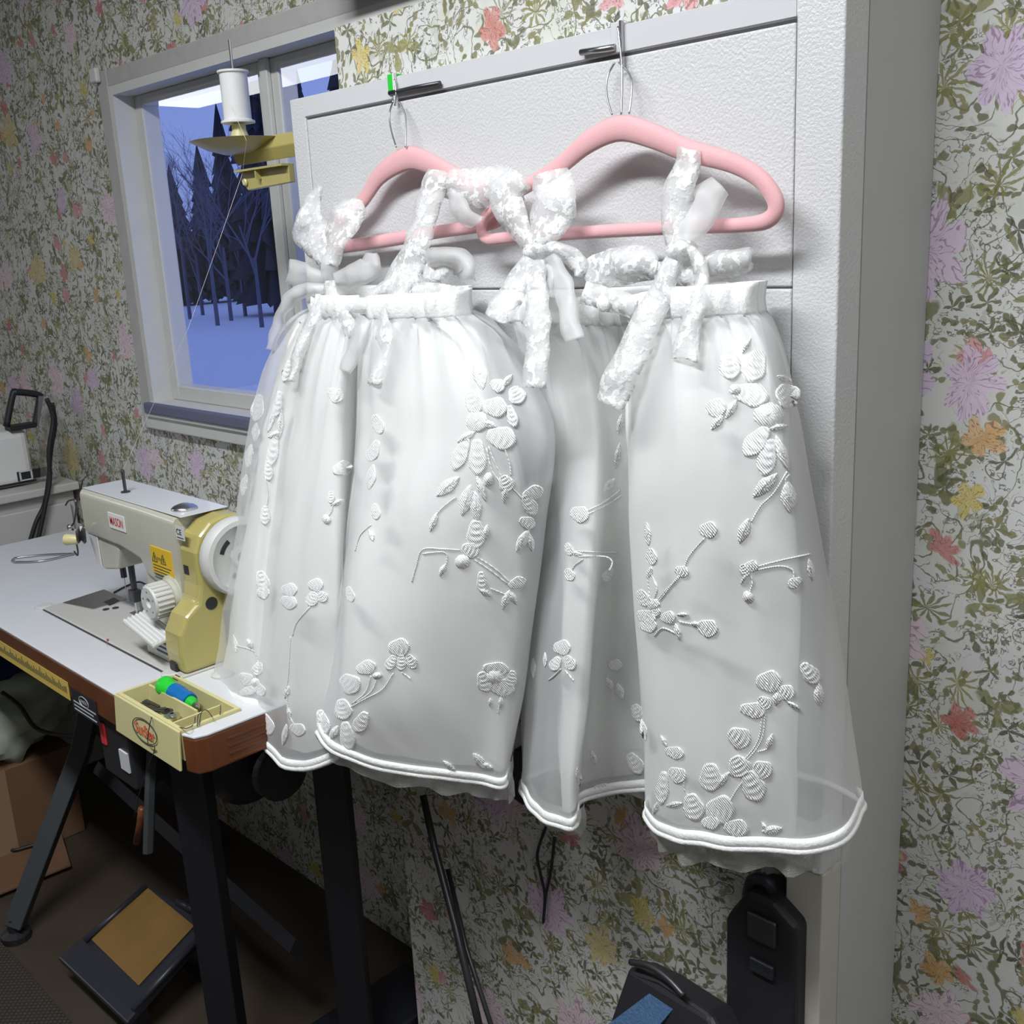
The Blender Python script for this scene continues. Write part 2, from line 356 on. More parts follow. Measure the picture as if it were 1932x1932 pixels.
# ceiling lamps (the far row shows mirrored in the panes)
def lamp(name, x0, x1, y, w, z, label, watts=None, e=8):
    t = thing(name, label, 'ceiling lamp', ((x0 + x1) / 2, y, z), 'fluorescent ceiling lamps')
    MB().box((x0, y - w / 2, z), (x1, y + w / 2, z + .05)).build('housing', 'white', t)
    MB().box((x0 + .01, y - w / 2 + .01, z - .01), (x1 - .01, y + w / 2 - .01, z)).build('diffuser', emis('diffuser glow ' + label[:6], (.95, .98, 1), e), t)
    if z + .06 < ZC:
        for x in (x0 + .2, x1 - .2): MB().cyl((x, y, z + .05), (x, y, ZC), .003, n=6).build('suspension_wire', 'wire', t)
    if watts:
        l = bpy.data.lights.new('lamp_light', 'AREA'); l.shape = 'RECTANGLE'; l.size = x1 - x0; l.size_y = w; l.energy = watts; l.color = (.95, .98, 1)
        lo = bpy.data.objects.new('lamp_light', l); COL.objects.link(lo); lo.location = ((x0 + x1) / 2, y, z - .02); adopt(lo, t)
lamp('ceiling_lamp', -1.40, -.30, -.12, .16, ZC - .05, 'long white ceiling lamp above the camera side of the dresses', MAIN_LAMP_W, 10)
lamp('ceiling_lamp', .35, 1.45, -.12, .16, ZC - .05, 'long white ceiling lamp at the near end of the room', MAIN_LAMP_W * .32, 4)  # added fill lamp, unseen; lifts the cupboard side and right wall
lamp('ceiling_lamp', -7.3, -4.9, -1.55, .66, 2.42, 'bright hanging lamp row mirrored in the window panes', None, FAR_LAMP_E)

# window
t = thing('window_1', 'white framed double window with blue dusk behind the panes', 'window', (WL, WY, WB), kind='structure')
ce = WY - .014
MB().box((WL - .045, ce, WB - .05), (WL + .004, WY + .002, WT + .035)).build('casing', 'trimdirty', t, bevel=.004)
MB().box((WL + .002, ce + .001, WT - .002), (WR + .05, WY + .002, WT + .034)).build('casing', 'trimdirty', t, bevel=.004)
MB().box((WL - .052, ce - .012, WT + .012), (WL - .02, ce, WT + .042)).build('curtain_bracket', 'trim', t, bevel=.004)
MB().box((WL - .002, WY - .013, WB), (WL + .018, WY + .078, WT)).build('jamb', 'trim', t)
MB().box((WL - .002, WY - .0125, WT - .018), (WR, WY + .078, WT + .002)).build('head', 'trim', t)
MB().box((WR - .02, WY - .01, WB), (WR, WY + .078, WT)).build('jamb', 'trim', t)
MB().box((WL, WY - .03, WB - .016), (WR, WY + .078, WB + .016)).build('sill', 'trim', t, bevel=.004)
MB().box((WL + .01, WY - .036, WB - .006), (WL + .48, WY - .020, WB + .018)).build('brush_seal', 'strip', t, bevel=.004)
MB().box((WL - .02, WY - .022, WB - .045), (WR, WY, WB - .012)).build('apron', 'trim', t, bevel=.004)
GY = WY + .055
def sash(x0, x1, nm='sash'):
    s = MB(); w = .030
    s.box((x0, GY - .02, WB + .016), (x0 + w, GY + .02, WT - .018)); s.box((x1 - w, GY - .02, WB + .016), (x1, GY + .02, WT - .018))
    s.box((x0 + w, GY - .02, WT - .018 - w * .7), (x1 - w, GY + .02, WT - .018)); s.box((x0 + w, GY - .02, WB + .016), (x1 - w, GY + .02, WB + .016 + w * 1.1))
    so = s.build(nm, 'trim', t, bevel=.003)
    g = MB().box((x0 + w - .004, GY - .016, WB + .020), (x1 - w + .004, GY - .013, WT - .022)).build('pane', 'glass')
    adopt(g, so); g.matrix_parent_inverse = Matrix.Identity(4)
    return so
XM = -1.745
sash(WL + .018, XM - .004); sash(XM + .004, WR - .02)
MB().box((XM - .012, GY - .03, WB + .016), (XM + .012, GY - .0205, WT - .018)).build('mullion', 'trim', t, bevel=.002)

# outside: snow, bare trees, dark conifers
struct(MB().box((-70, WY + .5, -.35), (10, 60, -.3)).build('snow_ground', 'snow'), 'pale blue snow covered ground outside the window', 'snow')
def conifer(x, y, h, r, label):
    s = MB(); n = 26; lay = 11
    for j in range(lay):
        a = j / lay; z = -.3 + h * (.06 + .94 * a); rr = r * (1 - a) ** .8 + .1; hh = h / lay * 2.1; vs = [(x, y, z + hh)]
        for k in range(n):
            q = 2 * pi * k / n; u = rr * (1 if k % 2 else .62) * random.uniform(.75, 1.15); vs.append((x + u * cos(q), y + u * sin(q), z - random.uniform(0, .3)))
        s.add(vs, [(0, k + 1, (k + 1) % n + 1) for k in range(n)])
    t = thing('conifer', label, 'tree', (x, y, -.3), 'trees outside the window'); s.build('needles', 'needles', t)
    MB().cyl((x, y, -.3), (x, y, h * .8), .14, .03, 8).build('trunk', 'bark', t)
conifer(-25.3, 16.2, 8.6, 1.3, 'tall dark conifer filling the right of the left pane')
conifer(-24.6, 18.6, 8.0, 1.2, 'dark conifer just behind the window mullion')
for i, (rr, yy, hh, lab) in enumerate(((2.0, 17.5, 4.6, 'low dark conifer far left behind the bare trees'), (1.88, 18.4, 4.3, 'dark conifer far behind the second bare tree'), (1.77, 19.6, 4.9, 'dark conifer far behind the middle bare trees'), (1.69, 20.6, 6.2, 'dark conifer left of the tallest conifer'), (1.46, 17.2, 6.6, 'dark conifer right of the tallest conifer'))):
    conifer(-yy * rr, yy, hh, .95, lab)
def bare(x, y, h, label):
    s = MB()
    def grow(p, d, l, r, dep):
        q = p + d * l; s.cyl(p, q, r, r * .65, 4)
        if dep == 0: return
        for k in range(3 if dep > 1 else 4):
            e = (d + Vector((random.gauss(0, .42), random.gauss(0, .42), random.gauss(.12, .25)))).normalized(); grow(p + d * l * random.uniform(.45, 1), e, l * random.uniform(.55, .8), r * .5, dep - 1)
    grow(Vector((x, y, -.3)), V(0, 0, 1), h * .34, .055, 5)
    o = s.build('bare_tree', 'bark'); tag(o, label, 'tree', 'trees outside the window')
WHICH = ('leftmost', 'second', 'third', 'fourth', 'fifth', 'sixth', 'rightmost')
for i in range(7):
    r = 1.92 - .05 * i; y = 13.2 + 1.1 * (i % 3)
    bare(-y * r, y, (5.6, 6.4, 5.0, 6.6, 5.4, 5.8, 4.6)[i], '%s of the bare trees seen against the dusk in the left pane' % WHICH[i])

# ------------------------------------------------------------------ shallow papered cupboard with the white board on its front
CX0, CX1, CYF = -1.29, -.49, .963
t = thing('shallow_cupboard', 'shallow flower papered cupboard with a grey side, white board on its front', 'cupboard', (-.9, WY, 0))
MB().box((CX0, CYF, 0), (CX1 - .003, WY - .001, 1.678)).build('papered_body', 'wallpaper', t)
MB().box((CX1 - .003, CYF, 0), (CX1, WY - .001, 1.9)).build('side_panel', 'greyside', t)
MB().box((CX1 - .045, .922, 0), (CX1, CYF, .698)).build('edge_stile', 'beige', t, bevel=.002)
MB().box((CX1 - .0455, CYF, 1.678), (CX1 - .003, WY - .001, 1.9)).build('upper_stile', 'greyside', t)
BX0, BX1, BZ0, BZ1, BY = -1.35, -.49, .70, 1.588, .918
t = thing('white_board', 'big white pebbled board with a grey groove, dresses hanging on it', 'board', (-.92, BY, BZ0))
gx0, gx1, gz1, gz0 = -1.315, -.538, 1.561, .74
ou = [(BX0, BZ0), (BX1, BZ0), (BX1, BZ1), (BX0, BZ1)]; inn = [(gx0, gz0), (gx1, gz0), (gx1, gz1), (gx0, gz1)]
vs = [(x, y, z) for y in (BY, CYF - .001) for q in (ou, inn) for x, z in q]; fs = []
for k in range(4):
    j = (k + 1) % 4; fs += [(k, j, 4 + j, 4 + k), (8 + j, 8 + k, 12 + k, 12 + j), (j, k, 8 + k, 8 + j), (4 + k, 4 + j, 12 + j, 12 + k)]
MB().add(vs, fs).build('rim', 'board', t, bevel=.002)
MB().box((gx0 - .004, BY + .006, gz0), (gx1 + .004, CYF - .002, gz1)).build('groove', 'gasket', t)
MB().box((gx0 + .0012, BY + .001, 1.3225), (gx1 - .0012, BY + .02, gz1 - .0035)).build('inset_panel', 'board', t, bevel=.002)
MB().box((gx0 + .0012, BY + .001, gz0 + .003), (gx1 - .0012, BY + .02, 1.3205)).build('inset_panel', 'board', t, bevel=.002)
MB().box((gx0, BY - .0008, gz1 + .001), (gx1, BY + .004, BZ1 - .001)).build('smooth_top_strip', 'boardsm', t)
# black box stands in for the dark recess between window head and cupboard
o = MB().box((-1.405, 1.02, 1.765), (-1.0, 1.10, 1.85)).build('recess_stand_in', 'black', bevel=.006); tag(o, 'black stand-in for the dark recess above the window beside the papered cupboard', 'stand-in box')

# clips over the board's top edge
def clip(px, pyt, pyb, m1, m2, name, label):
    a = ony(px, pyt, BY - .002); b = ony(px, pyb, BY - .004); t = thing(name, label, 'clip', (a.x, BY, BZ1))
    w = .0065
    MB().box((a.x - w, BY - .004, b.z), (a.x + w, BY - .0015, BZ1 + .002)).box((a.x - w, BY - .004, BZ1 + .0005), (a.x + w, BY + .02, BZ1 + .003)).build('strap', m1, t, bevel=.001)
    MB().box((a.x + w, BY - .006, b.z - .012), (a.x + w + .003, BY - .0015, BZ1 + .003)).build('edge', m2, t)
    return t, a, b
clip(738, 140, 178, 'green', 'white', 'hook_clip', 'bright green clip over the board edge at the left hanger')
clip(1163, 52, 100, 'boardsm', 'wire', 'hook_clip', 'silver strap clip over the board edge at the right hanger')
def rod(pts, r, m, name, label, cat):
    o = MB().tube([ony(x, y, d) for x, y, d in pts], r, 8).build(name, m, smooth=True); tag(o, label, cat); return o
rod([(735, 176, .912), (780, 166, .912), (830, 157, .912)], .003, 'dsteel', 'short_rod', 'short dark rod lying in the groove by the green clip', 'rod')
rod([(1096, 99, .912), (1130, 94, .912), (1160, 89, .912)], .0035, 'wire', 'short_rod', 'short silver rod at the groove by the right hanger', 'rod')

# ------------------------------------------------------------------ hangers
def hanger(pts, wire, Y, label):
    c = ony(pts[0][0], pts[0][1], Y); t = thing('clothes_hanger', label, 'hanger', (c.x, Y, c.z), 'pink hangers')
    P = spline([V(*[*ony(x, y, Y)]) for x, y, h in pts], 6, True); H = spline([h for x, y, h in pts], 6, True)
    k = Y / (ray(pts[0][0], pts[0][1]).y * FPX)
    MB().tube(P, 0, 10, True, up=(0, 1, 0), sec=lambda i: (H[i] * k * .5, .0055)).build('frame', 'pink', t, smooth=True)
    for w in wire: MB().tube(spline([ony(x, y, d) for x, y, d in w], 6), .0011, 6).build('hook_wire', 'wire', t, smooth=True)
    return t
hanger([(1170, 242, 48), (1235, 258, 44), (1295, 283, 40), (1380, 307, 34), (1435, 338, 32), (1464, 382, 32), (1452, 413, 30), (1405, 424, 26), (1300, 428, 26), (1130, 437, 26), (960, 449, 26), (920, 451, 26), (908, 430, 22), (925, 398, 22), (985, 356, 30), (1050, 318, 36), (1110, 268, 44)],
       [[(1160, 118, .908), (1148, 140, .905), (1144, 165, .900), (1147, 190, .895), (1155, 216, .89)], [(1168, 118, .908), (1185, 135, .905), (1192, 155, .900), (1191, 185, .895), (1187, 214, .89)], [(1166, 50, .913), (1170, 90, .909), (1174, 140, .905), (1172, 218, .89)]], .881,
       'pink flocked hanger with a wire hook holding the right dress')
hanger([(765, 300, 44), (800, 304, 40), (850, 328, 34), (905, 358, 30), (942, 385, 26), (945, 410, 24), (915, 424, 24), (830, 437, 24), (740, 452, 26), (660, 464, 26), (628, 466, 26), (612, 450, 24), (630, 425, 26), (680, 384, 30), (718, 330, 38)],
       [[(742, 190, .908), (735, 215, .905), (738, 245, .898), (748, 278, .89)], [(752, 190, .908), (764, 215, .905), (766, 245, .898), (765, 278, .89)], [(744, 150, .912), (747, 175, .91), (745, 200, .908)]], .896,
       'pink flocked hanger behind lace straps holding the left dress')

# ------------------------------------------------------------------ dresses
def skirt_grid(cols, us=6, vs=9, wrinkle=.0055, seed=0, back_y=.898, lift=.05):
    C3 = []
    for c in cols:
        P = [ony(x, y, d) for x, y, d in c]; C3.append(P)
    nl = len(C3[0]); a, b = C3[-1], C3[0]; ring = list(C3)
    for k in (1, 2, 3, 4, 5):
        f = k / 6; q = []
        for j in range(nl):
            p = a[j].lerp(b[j], f); p.y = max(p.y, back_y - .03 * (j / (nl - 1)) * (1 if b[j].y < .8 else 0)); p.z += lift * (j / (nl - 1)) * sin(pi * f); q.append(p)
        ring.append(q)
    lev = []
    for j in range(nl): lev.append(spline([c[j] for c in ring], us, True))
    nu = len(lev[0]); rows = []
    for j in range(nl - 1):
        for k in range(vs):
            t = k / vs; row = []
            for i in range(nu):
                p = cr(lev[max(j - 1, 0)][i], lev[j][i], lev[j + 1][i], lev[min(j + 2, nl - 1)][i], t)
                if j == 0:                       # puff out quickly below the gathers
                    q = lev[0][i].lerp(lev[1][i], t ** .55); p = Vector((q.x * .7 + p.x * .3, q.y * .6 + p.y * .4, p.z))
                row.append(p)
            rows.append(row)
    rows.append([p.copy() for p in lev[-1]])
    nr = len(rows)
    for r_, row in enumerate(rows):
        v = r_ / (nr - 1); g = wrinkle * (.9 * math.exp(-v * 7) + .9)
        for i, p in enumerate(row):
            if i < len(cols) * us:
                p.y += g * (1.6 * noise.noise((i * .55, v * 2, seed)) * math.exp(-v * 5) + 1.1 * noise.noise((p.x * 30 + seed, v * 2.2, seed)) + .7 * noise.noise((p.x * 13, v * 7, seed + 5)))
    return rows
def ribbon(pts, name, m, parent, nseg=7, na=5, crumple=.004, arch=.006, label=None, taper=None):
    """pts: (px, py, depth, width px)"""
    q = spline([V(*p) for p in [Vector((a, b, c)) for a, b, c, w in pts]], nseg); ws = spline([p[3] for p in pts], nseg); rows = []
    for i, p in enumerate(q):
        tn = q[min(i + 1, len(q) - 1)] - q[max(i - 1, 0)]; l = math.hypot(tn.x, tn.y) or 1; nx, ny = -tn.y / l, tn.x / l; row = []
        for k in range(na):
            s = k / (na - 1) - .5; d = p.z - arch * (1 - 4 * s * s)
            e = ony(p.x + nx * s * ws[i], p.y + ny * s * ws[i], d)
            n3 = noise.noise_vector(e * 42) * crumple; row.append(e + Vector((n3.x * .6, n3.y * 1.6, n3.z * .6)))
        rows.append(row)
    return MB().grid(rows).build(name, m, parent, smooth=True, solid=.0006, label=label)
def petal_mesh(bv, cx, cy, a, b, ang, kind, up=.002):
    ca, sa = cos(math.radians(ang)), sin(math.radians(ang)); nr, ns = 9, 26; vs = []; fs = []; last = {}; miss = 0
    def hit(x, y):
        d = ray(x, y).normalized(); h = bv.ray_cast(CAM, d); return h[0], d
    h0, d0 = hit(cx, cy)
    if h0 is None: return None
    dist0 = (h0 - CAM).length
    for j in range(nr + 1):
        r = j / nr
        for k in range(ns):
            t = 2 * pi * k / ns; ex = cos(t); ey = sin(t)
            if kind == 'leaf': ey *= (1 - .45 * abs(ex) ** 1.5); ex *= 1.0
            elif kind == 'petal': ey *= (1 + .22 * ex); s = 1 + .05 * cos(5 * t); ex *= s; ey *= s
            elif kind == 'ball': s = 1 + .03 * cos(9 * t); ex *= s; ey *= s
            x = cx + (ca * ex * a - sa * ey * b) * r * .5; y = cy + (sa * ex * a + ca * ey * b) * r * .5
            h, d = hit(x, y)
            pv = last.get(k, dist0)
            if h is None or abs((h - CAM).length - pv) > .012: dist = pv; miss += 1
            else: dist = (h - CAM).length
            last[k] = dist
            if kind == 'leaf': hgt = .0022 * (1 - r * r) + .0007 * sin(t * 8 + r * 9)
            elif kind == 'ball': hgt = .0042 * (1 - r * r) + .0005 * sin(t * 11)
            else: hgt = .0013 * (1 - r ** 4) + .0006 * cos(15 * ex * r + 5 * (ey * r) ** 2) + .0006 * (1 if .78 < r < .99 else 0)
            vs.append(CAM + d * (dist - (up if j < nr else .0004) - max(hgt, 0) * (1 if j < nr else 0)))
    if miss > .45 * ns * nr: return None
    for j in range(nr):
        for k in range(ns): fs.append((j * ns + k, j * ns + (k + 1) % ns, (j + 1) * ns + (k + 1) % ns, (j + 1) * ns + k))
    m = MB(); m.add(vs, fs); return m
def stem_mesh(bv, pts, r=.0009):
    q = spline([V(x, y, 0) for x, y in pts], 6); P = []; last = None
    for p in q:
        d = ray(p.x, p.y).normalized(); h = bv.ray_cast(CAM, d)[0]
        dist = (h - CAM).length if h else last
        if dist is None: continue
        if last is not None and abs(dist - last) > .03: dist = last
        last = dist; P.append(CAM + d * (dist - .0016))
    if len(P) < 3: return None
    return MB().tube(P, r, 5)

def dress(label, loc, cols, lining_px, hem_r, petals, stems, tulle_u, seed):
    t = thing('dress', label, 'dress', loc, 'white embroidered dresses on pink hangers')
    rows = skirt_grid(cols, seed=seed)
    sk = MB().grid(rows, True).build('organza_skirt', 'organza', t, smooth=True)
    bv = BVHTree.FromPolygons([v.co for v in sk.data.vertices], [p.vertices[:] for p in sk.data.polygons])
    # satin lining: a calmer, narrower copy set back inside the organza
    lc = []
    for c in cols:
        q = []
        for j, (x, y, d) in enumerate(c):
            lo, hi = lining_px(y); dd = d + .020 + .10 * (.86 - d) * (j > 0); xx = min(max(x, lo), hi)
            q.append((xx, y - (30 if j == len(c) - 1 else 0), min(dd, .893)))
        lc.append(q)
    lr = skirt_grid(lc, seed=seed + 3, wrinkle=.0105, back_y=.902, lift=.06)
    MB().grid(lr, True).build('satin_lining', 'satin', t, smooth=True)
    nfront = len(cols) * 6
    # hem ribbon along the front edge
    hem = rows[-1]; up = rows[-3]
    MB().tube([p.copy() for p in hem], 0, 8, True, sec=lambda i: (.0038, .0038)).build('hem_cord', 'hem', t, smooth=True)
    band = []
    for f in (0, .5, 1.0): band.append([hem[i].lerp(hem[i] + (up[i] - hem[i]).normalized() * .013, f) + (hem[i] - CAM).normalized() * -.0035 * sin(pi * (f * .8 + .1)) for i in range(nfront - 5)])
    MB().grid(band).build('hem_ribbon', 'hem', t, smooth=True, solid=.002)
    # tulle underskirt showing below the hem
    for (i0, i1, drop) in tulle_u:
        rr = []
        for f in (-1.0, -.4, .2, .6, 1.0):
            rr.append([hem[i] + Vector((0, .011 + .004 * sin(i * 1.3) * (f > 0), -drop * f * (1 + .12 * sin(i * .9)))) for i in range(i0, i1)])
        MB().grid(rr).build('tulle_underskirt', 'tulle', t, smooth=True)
    # waistband
    wl = rows[0]; wb = []
    cxm = sum((p for p in wl), Vector()) / len(wl)
    for f in (0, .15, .5, .85, 1.0):
        wb.append([Vector((p.x, p.y - .004 * sin(pi * f), p.z + .030 * f - .002)) for p in wl])
    MB().grid(wb, True).build('waistband', 'hem', t, smooth=True, solid=.001)
    for (cx, cy, a, b, ang, kind) in petals:
        m = petal_mesh(bv, cx, cy, a, b, ang, kind)
        if m: m.build({'leaf': 'embroidered_leaf', 'petal': 'embroidered_petal', 'ball': 'embroidered_bud'}[kind], 'thread', t, smooth=True)
    for s in stems:
        m = stem_mesh(bv, s)
        if m: m.build('embroidered_stem', 'thread', t, smooth=True)
    return t, bv

cols1 = [
 [(588, 577, .880), (500, 720, .860), (455, 1000, .830), (425, 1200, .770), (415, 1290, .705)],
 [(590, 590, .845), (495, 770, .805), (450, 1000, .755), (424, 1220, .710), (424, 1312, .692)],
 [(600, 595, .830), (512, 780, .780), (480, 1000, .735), (462, 1220, .695), (460, 1330, .682)],
 [(612, 597, .838), (545, 790, .795), (508, 1000, .748), (490, 1220, .708), (486, 1342, .690)],
 [(625, 598, .822), (556, 800, .785), (514, 1020, .740), (490, 1240, .700), (482, 1376, .688)],
 [(640, 598, .815), (585, 800, .760), (545, 1020, .718), (518, 1250, .688), (508, 1424, .678)],
 [(655, 600, .815), (618, 800, .757), (590, 1020, .715), (570, 1260, .686), (563, 1452, .677)],
 [(672, 600, .822), (652, 800, .775), (640, 1020, .730), (632, 1270, .700), (632, 1430, .690)],
 [(688, 602, .850), (672, 800, .815), (652, 1020, .770), (630, 1270, .730), (612, 1402, .715)],
 [(702, 601, .822), (684, 800, .780), (658, 1020, .728), (625, 1250, .685), (597, 1384, .664)],
 [(722, 600, .812), (712, 800, .765), (698, 1020, .715), (668, 1260, .676), (640, 1424, .664)],
 [(760, 600, .802), (770, 800, .752), (775, 1020, .715), (765, 1270, .702), (741, 1453, .702)],
 [(800, 600, .800), (838, 800, .760), (850, 1020, .737), (850, 1280, .736), (835, 1467, .740)],
 [(840, 598, .810), (915, 800, .770), (920, 1020, .760), (915, 1280, .765), (900, 1476, .770)],
 [(870, 595, .820), (985, 790, .790), (980, 1020, .785), (960, 1290, .785), (945, 1484, .785)],
 [(885, 590, .845), (1032, 780, .815), (1020, 1000, .815), (985, 1290, .805), (956, 1470, .802)],
 [(888, 585, .880), (1028, 760, .870), (1012, 1000, .870), (980, 1280, .865), (950, 1440, .865)]]
def lin1(y):
    f = min(max((y - 590) / 800, 0), 1); return (596 - 190 * f ** .55, 872 + 150 * min(1, f * 2.5) - 60 * f)
pet1 = [(905, 705, 62, 28, 80, 'leaf'), (893, 758, 48, 32, 65, 'petal'), (938, 727, 30, 26, 20, 'petal'), (975, 745, 36, 34, 60, 'petal'), (933, 768, 50, 38, 5, 'petal'), (966, 785, 44, 20, 75, 'petal'), (957, 718, 30, 14, -50, 'leaf'),
 (900, 795, 42, 42, 0, 'ball'), (880, 824, 42, 16, 150, 'leaf'), (870, 855, 70, 28, 112, 'petal'), (901, 862, 72, 34, 88, 'petal'), (945, 826, 58, 44, 15, 'petal'), (922, 800, 32, 15, 20, 'leaf'),
 (955, 912, 34, 30, 60, 'petal'), (953, 932, 34, 14, 100, 'leaf'), (921, 905, 20, 28, 10, 'ball'), (845, 918, 58, 26, 140, 'leaf'), (880, 944, 62, 28, 105, 'leaf'), (898, 957, 62, 24, 85, 'leaf'), (908, 922, 52, 15, 70, 'leaf'), (818, 985, 40, 14, 110, 'leaf'),
 (1005, 930, 42, 26, -20, 'petal'), (999, 952, 44, 26, 60, 'petal'), (994, 986, 32, 24, 20, 'petal'), (986, 1020, 50, 20, 120, 'leaf'), (1002, 1024, 36, 13, 80, 'leaf'),
 (898, 1008, 58, 36, 90, 'petal'), (887, 1038, 36, 30, 20, 'petal'), (873, 1060, 30, 28, 0, 'ball'), (917, 1005, 32, 15, 100, 'leaf'), (835, 1076, 26, 13, 115, 'leaf'),
 (909, 1098, 42, 20, 85, 'petal'), (916, 1118, 26, 14, 30, 'leaf'), (975, 1100, 36, 22, -20, 'petal'), (955, 1132, 40, 18, 110, 'leaf'), (968, 1128, 30, 14, 60, 'leaf'),
 (752, 1222, 42, 36, 0, 'petal'), (738, 1250, 32, 20, 115, 'petal'), (757, 1250, 32, 20, 90, 'petal'), (776, 1248, 32, 20, 60, 'petal'), (690, 1260, 40, 28, -15, 'petal'), (660, 1290, 44, 38, 40, 'petal'), (712, 1275, 20, 14, 0, 'ball'),
 (647, 1338, 42, 34, 80, 'petal'), (609, 1362, 50, 24, 75, 'petal'), (655, 1388, 58, 28, 80, 'petal'), (682, 1362, 44, 28, 115, 'petal'), (630, 1382, 30, 16, 120, 'leaf'),
 (935, 1262, 52, 26, 5, 'petal'), (914, 1286, 42, 30, 70, 'petal'), (945, 1297, 52, 34, 10, 'petal'), (965, 1280, 32, 22, 100, 'petal'), (933, 1278, 36, 30, 0, 'ball'), (945, 1326, 26, 11, 90, 'leaf'), (925, 1325, 18, 9, 90, 'leaf'),
 (905, 1436, 40, 18, 50, 'leaf'), (918, 1445, 26, 12, 20, 'leaf'), (848, 1446, 34, 12, 40, 'leaf'),
 (545, 1113, 32, 26, 0, 'petal'), (544, 1136, 34, 26, 20, 'petal'), (595, 1104, 30, 26, 0, 'petal'), (589, 1130, 30, 24, 110, 'petal'), (607, 1125, 26, 20, 50, 'petal'), (495, 1096, 42, 26, 75, 'petal'), (496, 1118, 24, 26, 0, 'petal'), (660, 1121, 32, 17, 75, 'petal'),
 (645, 884, 40, 28, -15, 'petal'), (624, 938, 24, 14, 90, 'petal'), (638, 948, 32, 12, -20, 'leaf'), (616, 980, 20, 16, 60, 'ball'),
 (486, 768, 52, 24, 100, 'petal'), (541, 700, 44, 18, 105, 'petal'), (523, 762, 52, 22, 100, 'petal'), (512, 790, 56, 14, 105, 'leaf'), (529, 800, 60, 13, 95, 'leaf'), (515, 850, 62, 22, 100, 'petal'), (506, 888, 40, 18, 85, 'petal'), (500, 972, 38, 20, 90, 'petal'), (470, 860, 46, 18, 100, 'leaf'), (461, 915, 42, 16, 100, 'leaf'), (519, 820, 30, 14, 160, 'leaf'), (482, 815, 36, 16, 95, 'leaf'),
 (464, 1281, 32, 24, 30, 'petal'), (486, 1262, 28, 20, 110, 'petal'), (469, 1303, 38, 18, -20, 'petal'), (490, 1300, 30, 18, 60, 'petal'), (481, 1288, 18, 18, 0, 'ball'), (471, 1215, 22, 13, 60, 'leaf'), (443, 1215, 36, 10, 80, 'leaf'),
 (541, 1306, 26, 12, 110, 'leaf'), (561, 1376, 32, 24, 20, 'petal'), (537, 1386, 42, 12, 100, 'leaf'), (503, 1366, 44, 26, 70, 'petal'), (545, 1345, 22, 9, 80, 'leaf'),
 (712, 800, 40, 22, 70, 'petal'), (705, 850, 44, 22, 110, 'petal'), (700, 900, 50, 20, 100, 'leaf'), (708, 965, 32, 18, 80, 'petal'), (632, 745, 36, 28, 30, 'petal'), (700, 1010, 24, 12, 70, 'leaf')]
stem1 = [[(922, 842), (935, 875), (950, 905)], [(918, 845), (928, 885), (945, 912)], [(953, 848), (962, 875), (964, 898)], [(860, 938), (828, 965), (815, 995)], [(965, 920), (985, 940), (1002, 968)],
 [(898, 1050), (930, 1070), (962, 1098)], [(895, 1056), (925, 1076), (958, 1102)], [(868, 1038), (835, 1036), (797, 1037), (785, 1070), (777, 1098)], [(797, 1045), (838, 1042), (843, 1060), (836, 1072)], [(925, 1110), (945, 1118), (960, 1125)],
 [(742, 1270), (722, 1300), (690, 1318), (660, 1335)], [(712, 1280), (700, 1305), (672, 1325)], [(700, 1275), (690, 1305), (664, 1328)], [(757, 1268), (768, 1275), (774, 1280)],
 [(490, 1265), (480, 1230), (445, 1218)], [(541, 1310), (545, 1345), (555, 1368)], [(585, 1145), (560, 1175), (552, 1200)], [(628, 950), (625, 965), (618, 975)], [(500, 900), (505, 935), (500, 960)], [(700, 990), (680, 1010), (670, 1040)], [(945, 1310), (942, 1330), (940, 1345)], [(548, 1200), (545, 1260), (541, 1300)]]
D1, bv1 = dress('white lace dress on the left hanger, its skirt edge resting on the sewing table', (-1.05, .85, .7), cols1, lin1, .006, pet1, stem1, [(54, 92, .026)], 1.3)

